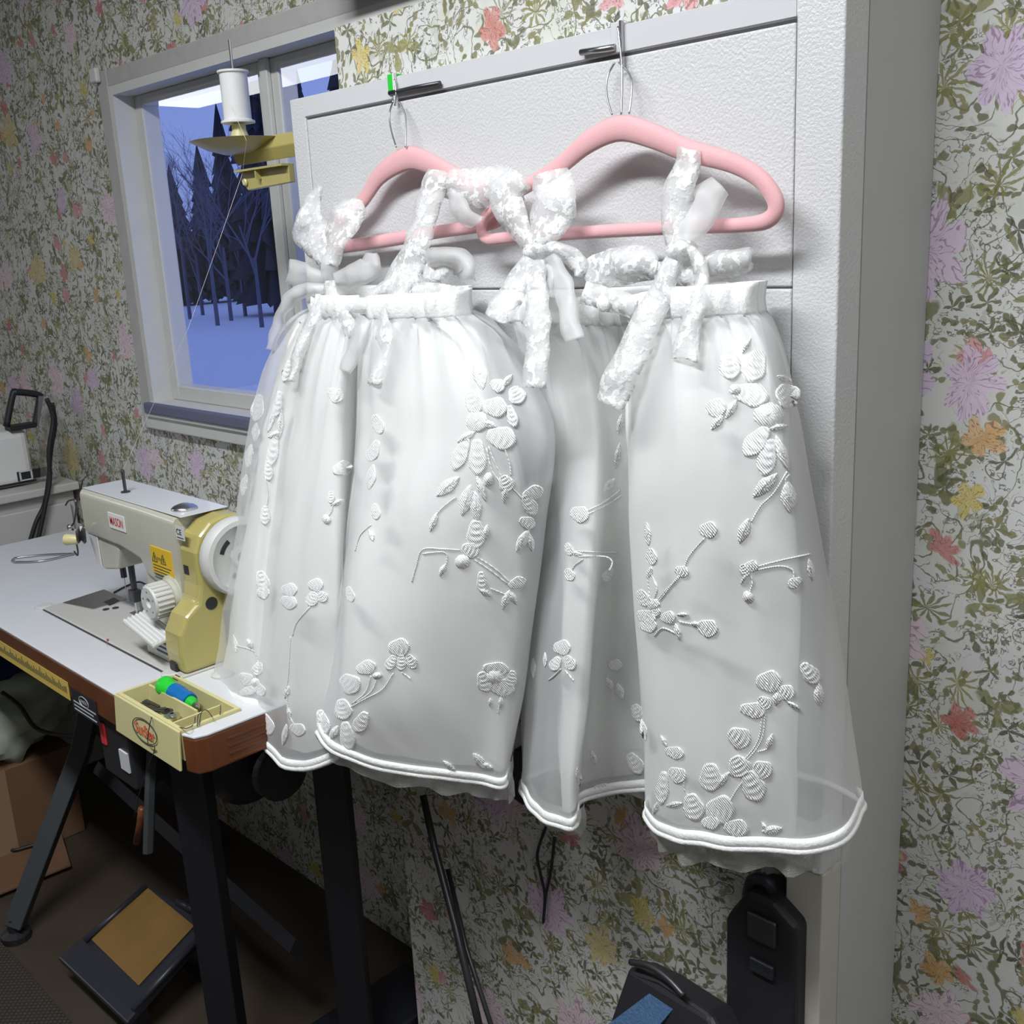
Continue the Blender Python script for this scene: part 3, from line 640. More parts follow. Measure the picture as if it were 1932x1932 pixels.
cols2 = [
 [(962, 598, .890), (1000, 780, .892), (990, 1020, .892), (985, 1280, .890), (990, 1470, .885)],
 [(966, 603, .875), (1030, 780, .865), (1030, 1020, .855), (1005, 1280, .838), (988, 1497, .822)],
 [(985, 606, .866), (1048, 790, .852), (1048, 1020, .832), (1028, 1290, .808), (1012, 1536, .793)],
 [(1030, 608, .855), (1082, 800, .836), (1082, 1030, .810), (1066, 1300, .790), (1058, 1562, .780)],
 [(1070, 610, .850), (1120, 800, .834), (1120, 1030, .812), (1104, 1300, .798), (1086, 1556, .788)],
 [(1110, 612, .862), (1146, 800, .862), (1142, 1030, .862), (1114, 1300, .862), (1094, 1512, .855)],
 [(1150, 612, .872), (1172, 800, .876), (1178, 1030, .880), (1166, 1300, .884), (1160, 1495, .880)],
 [(1172, 611, .872), (1192, 800, .876), (1202, 1030, .880), (1220, 1300, .884), (1232, 1492, .880)],
 [(1190, 610, .848), (1188, 800, .834), (1188, 1030, .822), (1210, 1300, .816), (1220, 1540, .814)],
 [(1215, 606, .832), (1205, 800, .802), (1214, 1030, .790), (1236, 1310, .788), (1252, 1574, .788)],
 [(1260, 601, .822), (1270, 800, .784), (1280, 1030, .774), (1300, 1320, .776), (1318, 1590, .781)],
 [(1310, 597, .822), (1342, 800, .782), (1356, 1030, .772), (1380, 1330, .780), (1400, 1600, .790)],
 [(1360, 595, .828), (1412, 800, .790), (1432, 1030, .782), (1460, 1330, .790), (1490, 1605, .800)],
 [(1400, 593, .838), (1465, 790, .802), (1495, 1020, .795), (1530, 1330, .805), (1552, 1599, .815)],
 [(1424, 591, .852), (1495, 780, .825), (1530, 1010, .820), (1572, 1320, .830), (1600, 1578, .838)],
 [(1430, 589, .872), (1503, 770, .862), (1540, 1000, .866), (1590, 1310, .874), (1624, 1535, .875)],
 [(1427, 587, .885), (1495, 760, .890), (1535, 1000, .898), (1586, 1300, .900), (1620, 1505, .898)]]
def lin2(y):
    f = min(max((y - 590) / 350, 0), 1); return (990 + 70 * f, 1412 + 88 * f)
pet2 = [(1377, 688, 58, 42, 80, 'petal'), (1423, 690, 64, 48, 110, 'petal'), (1409, 652, 34, 10, -60, 'leaf'), (1415, 744, 72, 44, 12, 'petal'), (1388, 735, 26, 22, 0, 'ball'), (1486, 746, 50, 46, 40, 'petal'), (1480, 714, 30, 12, 20, 'leaf'), (1380, 772, 44, 18, 120, 'leaf'), (1354, 796, 40, 18, 130, 'leaf'),
 (1450, 783, 58, 48, 0, 'ball'), (1428, 832, 72, 38, 130, 'petal'), (1448, 862, 74, 36, 100, 'petal'), (1476, 855, 72, 22, 70, 'leaf'), (1468, 806, 36, 14, -10, 'leaf'), (1444, 916, 66, 28, 135, 'leaf'), (1488, 938, 62, 32, 85, 'leaf'), (1404, 1002, 52, 24, 110, 'leaf'),
 (1405, 1076, 26, 20, 60, 'petal'), (1418, 1068, 26, 22, 0, 'petal'), (1404, 1092, 26, 9, 120, 'leaf'), (1500, 1099, 30, 20, 150, 'petal'), (1412, 1127, 26, 20, 60, 'ball'), (1530, 1075, 46, 14, 80, 'leaf'),
 (1222, 1008, 46, 13, 85, 'leaf'), (1229, 1050, 34, 20, 80, 'petal'), (1225, 1080, 24, 12, 110, 'leaf'), (1336, 1000, 36, 32, 0, 'petal'), (1286, 1078, 28, 22, 20, 'petal'),
 (1213, 1128, 36, 24, 60, 'petal'), (1233, 1140, 26, 22, 0, 'ball'), (1218, 1164, 40, 28, 20, 'petal'), (1236, 1152, 24, 20, 90, 'petal'), (1222, 1180, 34, 28, 0, 'petal'), (1260, 1165, 30, 24, 0, 'petal'), (1278, 1192, 34, 13, 75, 'leaf'), (1288, 1160, 24, 10, 0, 'leaf'), (1334, 1185, 42, 34, 20, 'petal'), (1312, 1178, 20, 12, 20, 'leaf'),
 (1450, 1286, 50, 42, 0, 'petal'), (1482, 1306, 36, 30, 20, 'petal'), (1466, 1318, 28, 20, 100, 'leaf'), (1420, 1340, 52, 30, 10, 'petal'), (1442, 1326, 30, 26, 40, 'petal'), (1496, 1330, 30, 10, 30, 'leaf'), (1394, 1392, 48, 42, 30, 'petal'), (1452, 1400, 34, 14, 110, 'leaf'),
 (1394, 1446, 44, 44, 60, 'petal'), (1341, 1466, 56, 44, 85, 'petal'), (1420, 1482, 66, 44, 65, 'petal'), (1438, 1452, 40, 36, 30, 'petal'), (1362, 1474, 46, 18, 130, 'leaf'), (1358, 1528, 56, 54, 0, 'petal'), (1308, 1522, 54, 40, 75, 'petal'), (1388, 1562, 48, 34, 10, 'petal'), (1340, 1552, 36, 26, 0, 'petal'), (1456, 1566, 40, 18, -10, 'leaf'), (1442, 1560, 24, 9, 60, 'leaf'),
 (1272, 1420, 38, 24, 15, 'petal'), (1252, 1398, 26, 10, 60, 'leaf'), (1277, 1462, 38, 30, 30, 'petal'), (1250, 1486, 66, 24, 95, 'petal'), (1272, 1518, 32, 12, -10, 'leaf'), (1236, 1525, 24, 10, 110, 'leaf'),
 (1060, 1222, 34, 30, 0, 'petal'), (1048, 1252, 30, 22, 120, 'petal'), (1074, 1250, 32, 22, 60, 'petal'), (1073, 1036, 26, 16, 70, 'petal'), (1086, 1044, 26, 10, 10, 'leaf'), (1074, 1084, 26, 20, 60, 'petal'), (1147, 1084, 32, 18, 120, 'petal'), (1093, 970, 38, 32, 20, 'petal'), (1150, 915, 34, 16, 130, 'leaf'),
 (1160, 1255, 28, 22, 0, 'petal'), (1150, 1290, 26, 14, 60, 'leaf'), (1170, 1305, 34, 16, 70, 'leaf'), (1204, 1345, 38, 26, 60, 'petal'), (1214, 1378, 44, 14, 80, 'leaf'), (1198, 1440, 46, 28, 60, 'petal'), (1120, 1430, 30, 12, 70, 'leaf'), (1196, 1482, 44, 18, 0, 'petal'), (1137, 1486, 34, 16, 0, 'petal'), (1028, 1245, 30, 8, 90, 'leaf'), (1006, 1260, 40, 10, 90, 'leaf'), (1092, 1465, 40, 12, 85, 'leaf'),
 (1528, 1270, 50, 30, 50, 'petal'), (1545, 1310, 44, 20, 90, 'leaf'), (1350, 770, 40, 38, 0, 'petal'), (1170, 800, 40, 14, 100, 'leaf'), (1165, 860, 50, 12, 100, 'leaf')]
stem2 = [[(1485, 890), (1460, 930), (1435, 955), (1418, 985)], [(1490, 895), (1482, 905), (1486, 920)], [(1330, 1015), (1300, 1050), (1285, 1085), (1255, 1115), (1228, 1150)], [(1282, 1085), (1255, 1120), (1232, 1148)], [(1222, 1080), (1224, 1105), (1228, 1135)], [(1228, 1082), (1240, 1110), (1232, 1135)], [(1425, 1070), (1470, 1058), (1530, 1045)], [(1425, 1076), (1470, 1068), (1495, 1075), (1498, 1090)], [(1416, 1082), (1420, 1100), (1414, 1118)],
 [(1444, 1345), (1440, 1385), (1428, 1412), (1408, 1435)], [(1438, 1348), (1434, 1385), (1422, 1412), (1402, 1435)], [(1452, 1395), (1448, 1412), (1430, 1418)], [(1405, 1470), (1390, 1490), (1375, 1515)], [(1280, 1172), (1298, 1176), (1312, 1178)], [(1290, 1475), (1292, 1490), (1300, 1505)], [(1275, 1195), (1250, 1185), (1235, 1200)],
 [(1090, 1040), (1130, 1042), (1165, 1042)], [(1090, 1050), (1140, 1050), (1155, 1060), (1150, 1076)], [(1100, 1055), (1085, 1066), (1080, 1075)], [(1105, 965), (1135, 950), (1170, 925)], [(1105, 972), (1140, 955), (1172, 935)], [(1058, 1262), (1045, 1275), (1035, 1283)], [(1066, 1265), (1075, 1275), (1082, 1284)]]
D2, bv2 = dress('white lace dress with a buttoned waistband on the right hanger', (-.7, .85, .72), cols2, lin2, .006, pet2, stem2, [(6, 28, .016), (46, 84, .030)], 4.1)

# straps, bows, ruffles of the right dress
R = lambda *a, **k: ribbon(*a, **k)
R([(1038, 322, .872, 70), (1046, 365, .862, 82), (1036, 420, .855, 78), (1008, 466, .850, 26)], 'strap', 'lace', D2)
R([(1006, 468, .850, 22), (972, 420, .850, 52), (952, 368, .858, 62), (985, 332, .868, 52)], 'bow_loop', 'lace', D2)
R([(1018, 470, .852, 20), (1062, 470, .852, 30), (1092, 500, .855, 34), (1090, 522, .858, 18)], 'bow_loop', 'lace', D2)
R([(1000, 486, .838, 30), (968, 548, .815, 52), (935, 604, .792, 50)], 'bow_tail', 'lace', D2)
R([(1012, 490, .838, 30), (1012, 560, .815, 44), (1014, 640, .785, 48), (1008, 732, .768, 48)], 'bow_tail', 'lace', D2)
R([(1038, 482, .842, 26), (1062, 540, .830, 38), (1072, 600, .818, 36), (1084, 642, .806, 36)], 'bow_tail', 'ribbon', D2)
R([(1020, 500, .840, 14), (1042, 520, .835, 26), (1034, 560, .832, 24)], 'bow_tail', 'ribbon', D2)
R([(1300, 280, .874, 44), (1290, 330, .866, 54), (1276, 395, .860, 64), (1272, 442, .856, 44), (1286, 470, .850, 34)], 'strap', 'lace', D2)
R([(1284, 472, .852, 34), (1305, 425, .858, 62), (1332, 380, .868, 66), (1358, 352, .876, 44)], 'bow_loop', 'ribbon', D2)
R([(1300, 470, .846, 26), (1322, 500, .836, 34), (1324, 560, .822, 34), (1302, 610, .806, 44), (1294, 680, .796, 52)], 'bow_tail', 'lace', D2)
R([(1278, 480, .846, 30), (1250, 545, .830, 44), (1212, 625, .812, 56), (1180, 700, .800, 62), (1150, 765, .796, 62)], 'bow_tail', 'lace', D2)
R([(1108, 528, .868, 60), (1150, 506, .858, 74), (1200, 498, .856, 66), (1244, 508, .858, 44)], 'neck_ruffle', 'lace', D2, crumple=.008, arch=.012)
R([(1240, 520, .858, 50), (1270, 520, .850, 62), (1310, 525, .850, 40)], 'neck_ruffle', 'lace', D2, crumple=.008, arch=.01)
R([(1328, 512, .862, 44), (1370, 498, .856, 56), (1412, 488, .862, 42), (1424, 486, .868, 22)], 'neck_ruffle', 'lace', D2, crumple=.007, arch=.012)
R([(1100, 552, .846, 44), (1150, 565, .838, 44), (1196, 580, .836, 44)], 'lace_panel', 'lace', D2, crumple=.003)
R([(1240, 560, .832, 44), (1262, 562, .828, 46), (1292, 560, .828, 44)], 'lace_panel', 'lace', D2, crumple=.003)
def knot(px, py, d, w, h, parent):
    c = ony(px, py, d); s = MB(); s.lathe(c - Vector((0, 0, h)), (0, 0, 1), [(0, 0), (w * .7, h * .25), (w, h * .8), (w, h * 1.2), (w * .75, h * 1.75), (0, 2 * h)], 14).build('bow_knot', 'ribbon' if parent is D1 else 'lace', parent, smooth=True)
knot(1010, 474, .846, .014, .010, D2); knot(1286, 472, .848, .016, .011, D2); knot(622, 512, .845, .012, .022, D1)
b = ony(1140, 573, .828); MB().lathe(b, (0, -1, 0), [(0, 0), (.0075, 0), (.0085, .002), (.007, .004), (0, .0048)], 16).build('button', 'hem', D2, smooth=True)
# straps, bows, ruffles of the left dress
R([(625, 500, .850, 24), (596, 455, .856, 48), (586, 410, .864, 46), (600, 350, .872, 20)], 'bow_loop', 'lace', D1, crumple=.008)
R([(628, 495, .850, 26), (640, 440, .856, 52), (656, 405, .866, 56), (662, 375, .872, 34)], 'bow_loop', 'lace', D1, crumple=.008)
R([(580, 395, .868, 26), (568, 430, .864, 34), (585, 468, .858, 30)], 'bow_loop', 'lace', D1, crumple=.008)
R([(612, 528, .842, 22), (575, 518, .840, 46), (542, 512, .842, 44)], 'bow_loop', 'ribbon', D1)
R([(610, 545, .838, 20), (568, 550, .836, 26), (538, 578, .838, 26), (522, 620, .838, 24), (512, 660, .838, 22)], 'bow_tail', 'ribbon', D1)
R([(632, 528, .842, 24), (665, 520, .838, 44), (700, 505, .842, 40), (702, 478, .850, 18)], 'bow_loop', 'ribbon', D1)
R([(622, 530, .838, 26), (625, 565, .826, 34), (645, 600, .812, 40), (665, 630, .802, 30)], 'bow_tail', 'lace', D1)
R([(612, 560, .836, 26), (592, 605, .820, 24), (565, 660, .802, 18), (550, 720, .792, 14)], 'bow_tail', 'lace', D1)
R([(826, 322, .874, 40), (806, 392, .866, 44), (792, 450, .858, 50), (765, 510, .846, 56), (738, 560, .830, 56)], 'strap', 'lace', D1)
R([(836, 345, .874, 56), (885, 352, .872, 72), (940, 352, .872, 78), (985, 350, .874, 60)], 'lace_shawl', 'lace', D1, crumple=.008)
R([(850, 360, .870, 30), (870, 395, .864, 40), (900, 420, .866, 30)], 'lace_shawl', 'ribbon', D1, crumple=.006)
R([(700, 560, .826, 34), (745, 540, .832, 34), (790, 522, .840, 30)], 'strap', 'lace', D1)
R([(765, 530, .828, 34), (742, 590, .808, 42), (728, 650, .792, 36), (712, 725, .778, 30)], 'bow_tail', 'lace', D1)
R([(690, 600, .806, 30), (668, 660, .790, 34), (652, 700, .782, 26)], 'bow_tail', 'ribbon', D1)
R([(800, 495, .858, 30), (838, 486, .852, 44), (876, 500, .854, 50), (884, 528, .858, 30)], 'neck_ruffle', 'ribbon', D1, crumple=.007, arch=.014)
R([(795, 500, .856, 22), (820, 520, .850, 30), (850, 500, .852, 30)], 'neck_ruffle', 'lace', D1, crumple=.006)
R([(778, 556, .832, 44), (820, 556, .826, 46), (868, 562, .828, 40)], 'lace_panel', 'lace', D1, crumple=.003)
R([(610, 585, .826, 30), (650, 580, .820, 36), (700, 575, .820, 34)], 'lace_panel', 'lace', D1, crumple=.004)

# ------------------------------------------------------------------ sewing table
TX0, TX1, TY0, TY1, TZ = -2.455, -1.207, .573, 1.098, .765
t = thing('sewing_table', 'white topped industrial sewing table with brown wood edges and dark legs', 'table', (-1.85, .84, 0)); TB = t
c = .03
poly = [(TX0, TY0), (-1.4285, TY0), (-1.4285, .6645), (-1.2355, .6645), (-1.2355, TY0), (TX1 - .006, TY0 + .006), (TX1, TY0 + c * .8), (TX1, .915), (-1.36, .915), (-1.36, TY1), (TX0, TY1)]
MB().prism([(x, y, TZ - .004) for x, y in poly], (0, 0, .004)).build('laminate_top', 'laminate', t, bevel=.0015)
MB().prism([(x, y, TZ - .056) for x, y in poly], (0, 0, .052)).build('wooden_edge', 'wood', t, bevel=.003)
for k in range(4): MB().box((TX1 - .0005, TY0 + .05, TZ - .016 - k * .011), (TX1 + .0012, .915, TZ - .019 - k * .011)).build('edge_groove', 'wood', t)
# K shaped leg pairs
def legpair(x, m):
    MB().hexa([(x - .025, .79, .70), (x + .025, .79, .70), (x + .025, .89, .70), (x - .025, .89, .70)], (0, 0, .012)).build('top_plate', m, t)
    MB().tube([(x, .82, .712), (x, .80, .42)], 0, 4, up=(1, 0, 0), sec=lambda i: (.026, .026)).build('leg', m, t, bevel=.003)
    MB().tube([(x, .80, .44), (x, .77, .36), (x, .575, .03)], 0, 4, up=(1, 0, 0), sec=lambda i: (.026, .028)).build('leg', m, t, bevel=.003)
    MB().tube([(x, .80, .44), (x, .86, .34), (x, 1.05, .03)], 0, 4, up=(1, 0, 0), sec=lambda i: (.026, .028)).build('leg', m, t, bevel=.003)
    for y in (.575, 1.05): MB().lathe((x, y, 0), (0, 0, 1), [(.03, 0), (.03, .014), (.014, .02), (.014, .05)], 12).build('foot', 'black', t)
legpair(-2.15, 'greyleg')
# right side: two upright columns
MB().tube([(-1.305, .845, .709), (-1.315, .85, .0)], 0, 4, up=(1, 0, 0), sec=lambda i: (.036, .036)).build('leg', 'navyleg', t, bevel=.003)
MB().tube([(-1.375, .645, .709), (-1.40, .66, .02)], 0, 4, up=(1, 0, 0), sec=lambda i: (.034, .034)).build('leg', 'navyleg', t, bevel=.003)
MB().box((-1.43, .55, 0), (-1.30, 1.05, .035)).build('foot', 'navyleg', t, bevel=.004)
MB().tube([(-2.15, .80, .30), (-1.40, .80, .22)], 0, 4, up=(0, 1, 0), sec=lambda i: (.022, .014)).build('crossbar', 'iron', t)
# motor, switch box, knee lift under the top
m_ = MB().lathe((-1.72, .86, .50), (1, 0, 0), [(0, 0), (.075, 0), (.09, .02), (.09, .14), (.075, .16), (.03, .17), (.03, .20), (0, .20)], 24).build('motor', 'iron', t, smooth='auto')
MB().lathe((-1.50, .86, .50), (1, 0, 0), [(.05, 0), (.035, .01), (.05, .02)], 20).build('belt_pulley', 'dsteel', t)
a = [onz(160, 1357, .66), onz(232, 1425, .64), onz(228, 1380, .70), onz(150, 1330, .70)]
MB().hexa([(-1.545, .585, .60), (-1.44, .585, .60), (-1.44, .585, .705), (-1.545, .585, .705)], (0, .08, 0)).build('switch_box', 'black', t, bevel=.004)
MB().box((-1.537, .582, .650), (-1.520, .586, .688)).build('red_switch', 'red', t, bevel=.002)
MB().box((-1.475, .582, .628), (-1.448, .586, .66)).build('switch_label', 'label', t)
MB().tube([(-1.425, .62, .70), (-1.425, .60, .60), (-1.43, .585, .50)], 0, 6, up=(1, 0, 0), sec=lambda i: (.009, .006)).build('knee_lift_rod', 'greyleg', t)
MB().tube([ony(258, 1590, .60), ony(264, 1560, .60), ony(268, 1525, .60)], .006, 8).build('knee_lift_pad', 'wood', t, smooth=True)
# printed rule and black maker's sticker on the front edge
fy = TY0 - .0008
def fpt(x, y): return ony(x, y, fy)
p0, p1, p2, p3 = fpt(-60, 1198), fpt(118, 1308), fpt(127, 1283), fpt(-60, 1170)
zt, zb = p2.z, p1.z; xr = p2.x
rl = MB().box((-2.30, fy - .0006, zb - .004), (xr, fy, zt - .004)).build('printed_rule', 'tape', t)
bars = MB(); k = 0
x = xr - .008
while x > -2.2:
    h = .012 if k % 5 else .018; bars.box((x - .0022, fy - .0009, zb + .006), (x, fy - .0006, zb + .006 + h * random.uniform(.6, 1))); x -= .0052; k += 1
bo = bars.build('rule_print', 'ink', rl)
q0, q1 = fpt(135, 1306), fpt(182, 1356)
lx0, lx1 = fpt(137, 1320).x, fpt(184, 1345).x; lz1, lz0 = fpt(160, 1312).z, fpt(160, 1352).z
ST = MB().box((lx0, fy - .0007, lz0), (lx1, fy, lz1)).build('maker_sticker', 'black', t)
lc = Vector(((lx0 + lx1) / 2, fy - .0008, lz1 - .0135))
text('MASON', 'sticker_lettering', 'white', lc, (1, 0, 0), (0, 0, 1), width=.022, height=.006, parent=ST)
ring = [lc + Vector((.017 * cos(2 * pi * k / 28), 0, .0085 * sin(2 * pi * k / 28))) for k in range(28)]
MB().tube(ring, .0006, 4, True).build('sticker_oval', 'label', ST)
for k in range(3): MB().box((lx0 + .006, fy - .0009, lz0 + .004 + k * .0065), (lx1 - .006 - .01 * (k % 2), fy - .0007, lz0 + .0062 + k * .0065)).build('sticker_line', 'label', ST)

# treadle
P0 = onz(108, 1805, .07); P1 = onz(275, 1670, .13); P2 = onz(400, 1742, .13); P3 = onz(238, 1930, .07)
nrm = (P2 - P0).cross(P3 - P1).normalized()
if nrm.z < 0: nrm = -nrm
def onpl(x, y, off=0.0):
    r = ray(x, y); o_ = (P0 + P1 + P2 + P3) / 4 + nrm * off; return CAM + r * ((o_ - CAM).dot(nrm) / r.dot(nrm))
TP = thing('treadle', 'dark iron foot treadle with a brown pad under the sewing table', 'pedal', (P0.x, P0.y, 0))
q = [onpl(108, 1806), onpl(275, 1668), onpl(402, 1742), onpl(238, 1930)]
MB().hexa(q, nrm * -.016).build('plate', 'iron', TP, bevel=.004)
q = [onpl(173, 1774, .001), onpl(278, 1675, .001), onpl(367, 1748, .001), onpl(262, 1861, .001)]
MB().hexa(q, nrm * .003).build('rubber_pad', 'cork', TP, bevel=.001)
for (a0, b0) in (((160, 1775), (276, 1672)), ((250, 1905), (392, 1752))):
    MB().tube([onpl(*a0, .006), onpl(*b0, .006)], .006, 8).build('side_rail', 'iron', TP, smooth=True)
MB().tube([onpl(335, 1700, .006), onpl(372, 1722, .006)], .008, 8).build('toe_stop', 'iron', TP, smooth=True)
MB().cyl((P1.x, P1.y - .02, .02), (P2.x, P2.y - .02, .02), .012).build('pivot_bar', 'iron', TP)
MB().box((P0.x + .02, P0.y + .05, 0), (P3.x - .05, P0.y + .07, .06)).build('stand', 'iron', TP)

# ------------------------------------------------------------------ sewing machine
t = thing('sewing_machine', 'grey-green industrial sewing machine with a mustard yellow end cover', 'sewing machine', (-1.6, .75, TZ)); SM = t
BZ = TZ + .004
bx0, bx1, by0, by1 = -1.915, -1.405, .660, .838
MB().box((bx0, by0, TZ), (bx1, by1, BZ)).build('bed_plate', 'bed', t, bevel=.003)
MB().box((bx0 - .002, by0 - .0025, TZ), (bx1, by0 - .0005, TZ + .0015)).build('bed_seam', 'dsteel', t)
# hinge lugs at the corners of the bed
for (px, py) in ((84, 1146), (325, 1272), (420, 1274)):
    c0 = onz(px, py, TZ); MB().lathe(c0, (0, 0, 1), [(.017, 0), (.017, .003), (.012, .005), (0, .005)], 14).build('hinge_lug', 'greyplastic', t)
# needle plate
q = [onz(140, 1130, BZ), onz(192, 1112, BZ), onz(237, 1132, BZ), onz(178, 1148, BZ)]
MB().hexa([onz(118, 1138, BZ + .0002), onz(196, 1113, BZ + .0002), onz(240, 1131, BZ + .0002), onz(176, 1150, BZ + .0002)], (0, 0, .0012)).build('slide_plate', 'steel', t)
MB().hexa([onz(196, 1136, BZ + .0015), onz(215, 1128, BZ + .0015), onz(226, 1134, BZ + .0015), onz(206, 1142, BZ + .0015)], (0, 0, .0008)).build('needle_plate', 'dsteel', t)
for px in (200, 218): MB().lathe(onz(px, 1150 - (px - 200) * .15, BZ), (0, 0, 1), [(.006, 0), (.006, .001), (0, .001)], 12).build('screw', 'dsteel', t)
# arm
ax0, ax1, ay0, ay1, az0, az1 = -1.80, -1.455, .708, .800, .918, 1.0
def section(x, y0, y1, z0, z1, r=.012, n=4):
    pts = []
    for (cy, cz, a0) in ((y1 - r, z1 - r, 0), (y0 + r, z1 - r, 90), (y0 + r, z0 + r, 180), (y1 - r, z0 + r, 270)):
        for k in range(n + 1): a = math.radians(a0 + 90 * k / n); pts.append(Vector((x, cy + r * cos(a), cz + r * sin(a))))
    return pts
rows = [section(ax0, .722, .79, .925, .988, .012), section(ax0 + .012, ay0, ay1, az0, az1), section(-1.66, ay0, ay1, .916, az1), section(-1.585, ay0, ay1, .905, az1), section(-1.565, ay0, ay1, .88, az1), section(ax1, ay0, ay1, .86, .998)]
mb = MB(); mb.grid(rows, True); n = len(rows[0]); mb.f.append(tuple(range(n))); k = (len(rows) - 1) * n; mb.f.append(tuple(range(k, k + n)))
mb.build('arm', 'enamel', t, smooth='auto')
MB().box((ax0 + .012, ay0 + .006, az1 - .0005), (-1.44, ay1 - .006, az1 + .0012)).build('arm_top_cover', 'enameltop', t, bevel=.001)
# pillar
MB().box((-1.585, ay0 + .004, BZ), (-1.455, ay1, .90)).build('pillar', 'enamel', t, bevel=.008)
# head with slanted lower part
hp = [(-1.80, .955), (-1.80, .925), (-1.775, .868), (-1.752, .858), (-1.700, .868), (-1.682, .905), (-1.682, .93)]
MB().prism([(x, .716, z) for x, z in hp], (0, .075, 0)).build('head_casting', 'enamel', t, bevel=.006)
MB().prism([(x, .7155, z) for x, z in [(-1.795, .99), (-1.795, .93), (-1.772, .872), (-1.755, .863), (-1.755, .99)]], (0, -.0025, 0)).build('face_plate', 'greyplastic', t, bevel=.001)
# needle bar and presser foot
nx, ny = onz(203, 1135, BZ).x, onz(203, 1135, BZ).y
ny = .748; nx = onz(205, 1128, BZ).x
nb = Vector((-1.755, .75, 0))
MB().cyl((nb.x, nb.y, .87), (nb.x, nb.y, .835), .0055, .0055, 10).build('needle_clamp', 'dsteel', t)
MB().cyl((nb.x, nb.y, .836), (nb.x, nb.y, .790), .0009, .0006, 6).build('needle', 'steel', t)
pb = Vector((-1.725, .752, 0))
MB().cyl((pb.x, pb.y, .875), (pb.x, pb.y, .800), .006, .005, 10).build('presser_bar', 'dsteel', t)
MB().box((pb.x - .010, pb.y - .008, .796), (pb.x + .010, pb.y + .008, .818)).build('presser_foot_clamp', 'dsteel', t, bevel=.002)
MB().prism([(pb.x - .008, pb.y - .012, .772), (pb.x + .008, pb.y - .012, .772), (pb.x + .006, pb.y + .010, .774), (pb.x - .006, pb.y + .010, .774)], (0, 0, .004)).box((pb.x - .003, pb.y - .002, .774), (pb.x + .003, pb.y + .004, .80)).build('presser_foot', 'steel', t)
# tension discs, knob, take-up and guides on the face end
tc_ = ony(162, 1010, .700); 
MB().lathe(tc_, (-.35, -.9, .05), [(.012, 0), (.015, .004), (.008, .008), (.013, .012), (.008, .016)], 18).build('tension_disc', 'dsteel', t, smooth='auto')
kn = ony(148, 1018, .688); MB().lathe(kn, (-.75, -.62, .02), [(.007, 0), (.0085, .004), (.010, .020), (.009, .024), (.004, .0245), (.004, .020), (0, .020)], 18).build('tension_knob', 'cream', t, smooth='auto')
MB().lathe(ony(156, 1000, .702), (-.2, -.95, .1), [(.004, 0), (.012, .002), (.013, .007), (.006, .009)], 16).build('tension_disc', 'steel', t)
MB().tube(spline([ony(140, 1040, .70), ony(146, 1048, .70), ony(147, 1040, .70), ony(144, 1024, .70)], 5), .0015, 6).build('check_spring', 'dsteel', t)
MB().tube(spline([ony(124, 953, .708), ony(130, 945, .708), ony(142, 944, .708), ony(144, 960, .71), ony(140, 985, .712), ony(134, 994, .71), ony(138, 1000, .71)], 5), .0018, 6).build('take_up_lever', 'dsteel', t)
MB().lathe(ony(134, 994, .706), (0, -1, 0), [(.004, 0), (.006, .003), (.004, .006)], 12).build('thread_guide', 'steel', t)
MB().tube(spline([ony(150, 944, .712), ony(152, 925, .715), ony(156, 905, .72)], 5), .0015, 6).build('thread_guide', 'dsteel', t)
# thread pin and oil sight window on the top
tp_ = onz(237, 929, az1 + .001); MB().lathe(tp_, (0, 0, 1), [(.008, 0), (.008, .002), (.0028, .003), (.0028, .033), (.0035, .036), (.0022, .040)], 10).build('thread_pin', 'dsteel', t)
oc = onz(348, 961, az1 + .001); MB().lathe(oc, (0, 0, 1), [(.020, 0), (.020, .003), (.016, .006), (.008, .009), (0, .010)], 22).build('oil_sight_window', 'steel', t, smooth=True)
# mustard end cover
yp = [(.672, BZ), (.668, .80), (.670, .832), (.684, .858), (.706, .874), (.712, .90), (.712, .95), (.722, .975), (.742, .992), (.768, .998), (.79, .996), (.808, .985), (.815, .96), (.815, BZ)]
MB().prism([(-1.455, y, z) for y, z in yp], (.050, 0, 0)).build('end_cover', 'yellow', t, bevel=.007)
MB().lathe((-1.4049, .728, .868), (1, 0, 0), [(.010, 0), (.010, .0008), (0, .0008)], 18).build('cover_hole', 'black', t)
MB().box((-1.446, .7112, .912), (-1.432, .713, .926)).build('cover_slot', 'black', t)
MB().box((-1.445, .6665, BZ + .0005), (-1.424, .674, BZ + .016)).build('cover_notch', 'black', t, bevel=.003)
MB().box((-1.4052, .745, .778), (-1.403, .80, .85)).build('belt_slot', 'black', t)
# handwheel
hw = MB(); hw.lathe((-1.405, .772, .936), (1, 0, 0), [(.030, 0), (.056, .004), (.0605, .010), (.0605, .026), (.057, .031), (.050, .032), (.046, .024), (.016, .022), (.014, .030), (.008, .030), (.008, .020), (0, .020)], 40)
ho = hw.build('handwheel', 'greyplastic', t, smooth='auto')
for a0 in (0, 2.1, 4.2):
    pts = [Vector((-1.382, .772 + .031 * cos(a), .936 + .031 * sin(a))) for a in [a0 + .12 * k for k in range(7)]]
    MB().tube(pts, 0, 6, up=(1, 0, 0), sec=lambda i: (.0042, .0016)).build('wheel_slot', 'black', ho)
MB().lathe((-1.376, .772, .936), (1, 0, 0), [(.0065, 0), (.0065, .001), (0, .001)], 12).build('wheel_bolt', 'dsteel', ho)
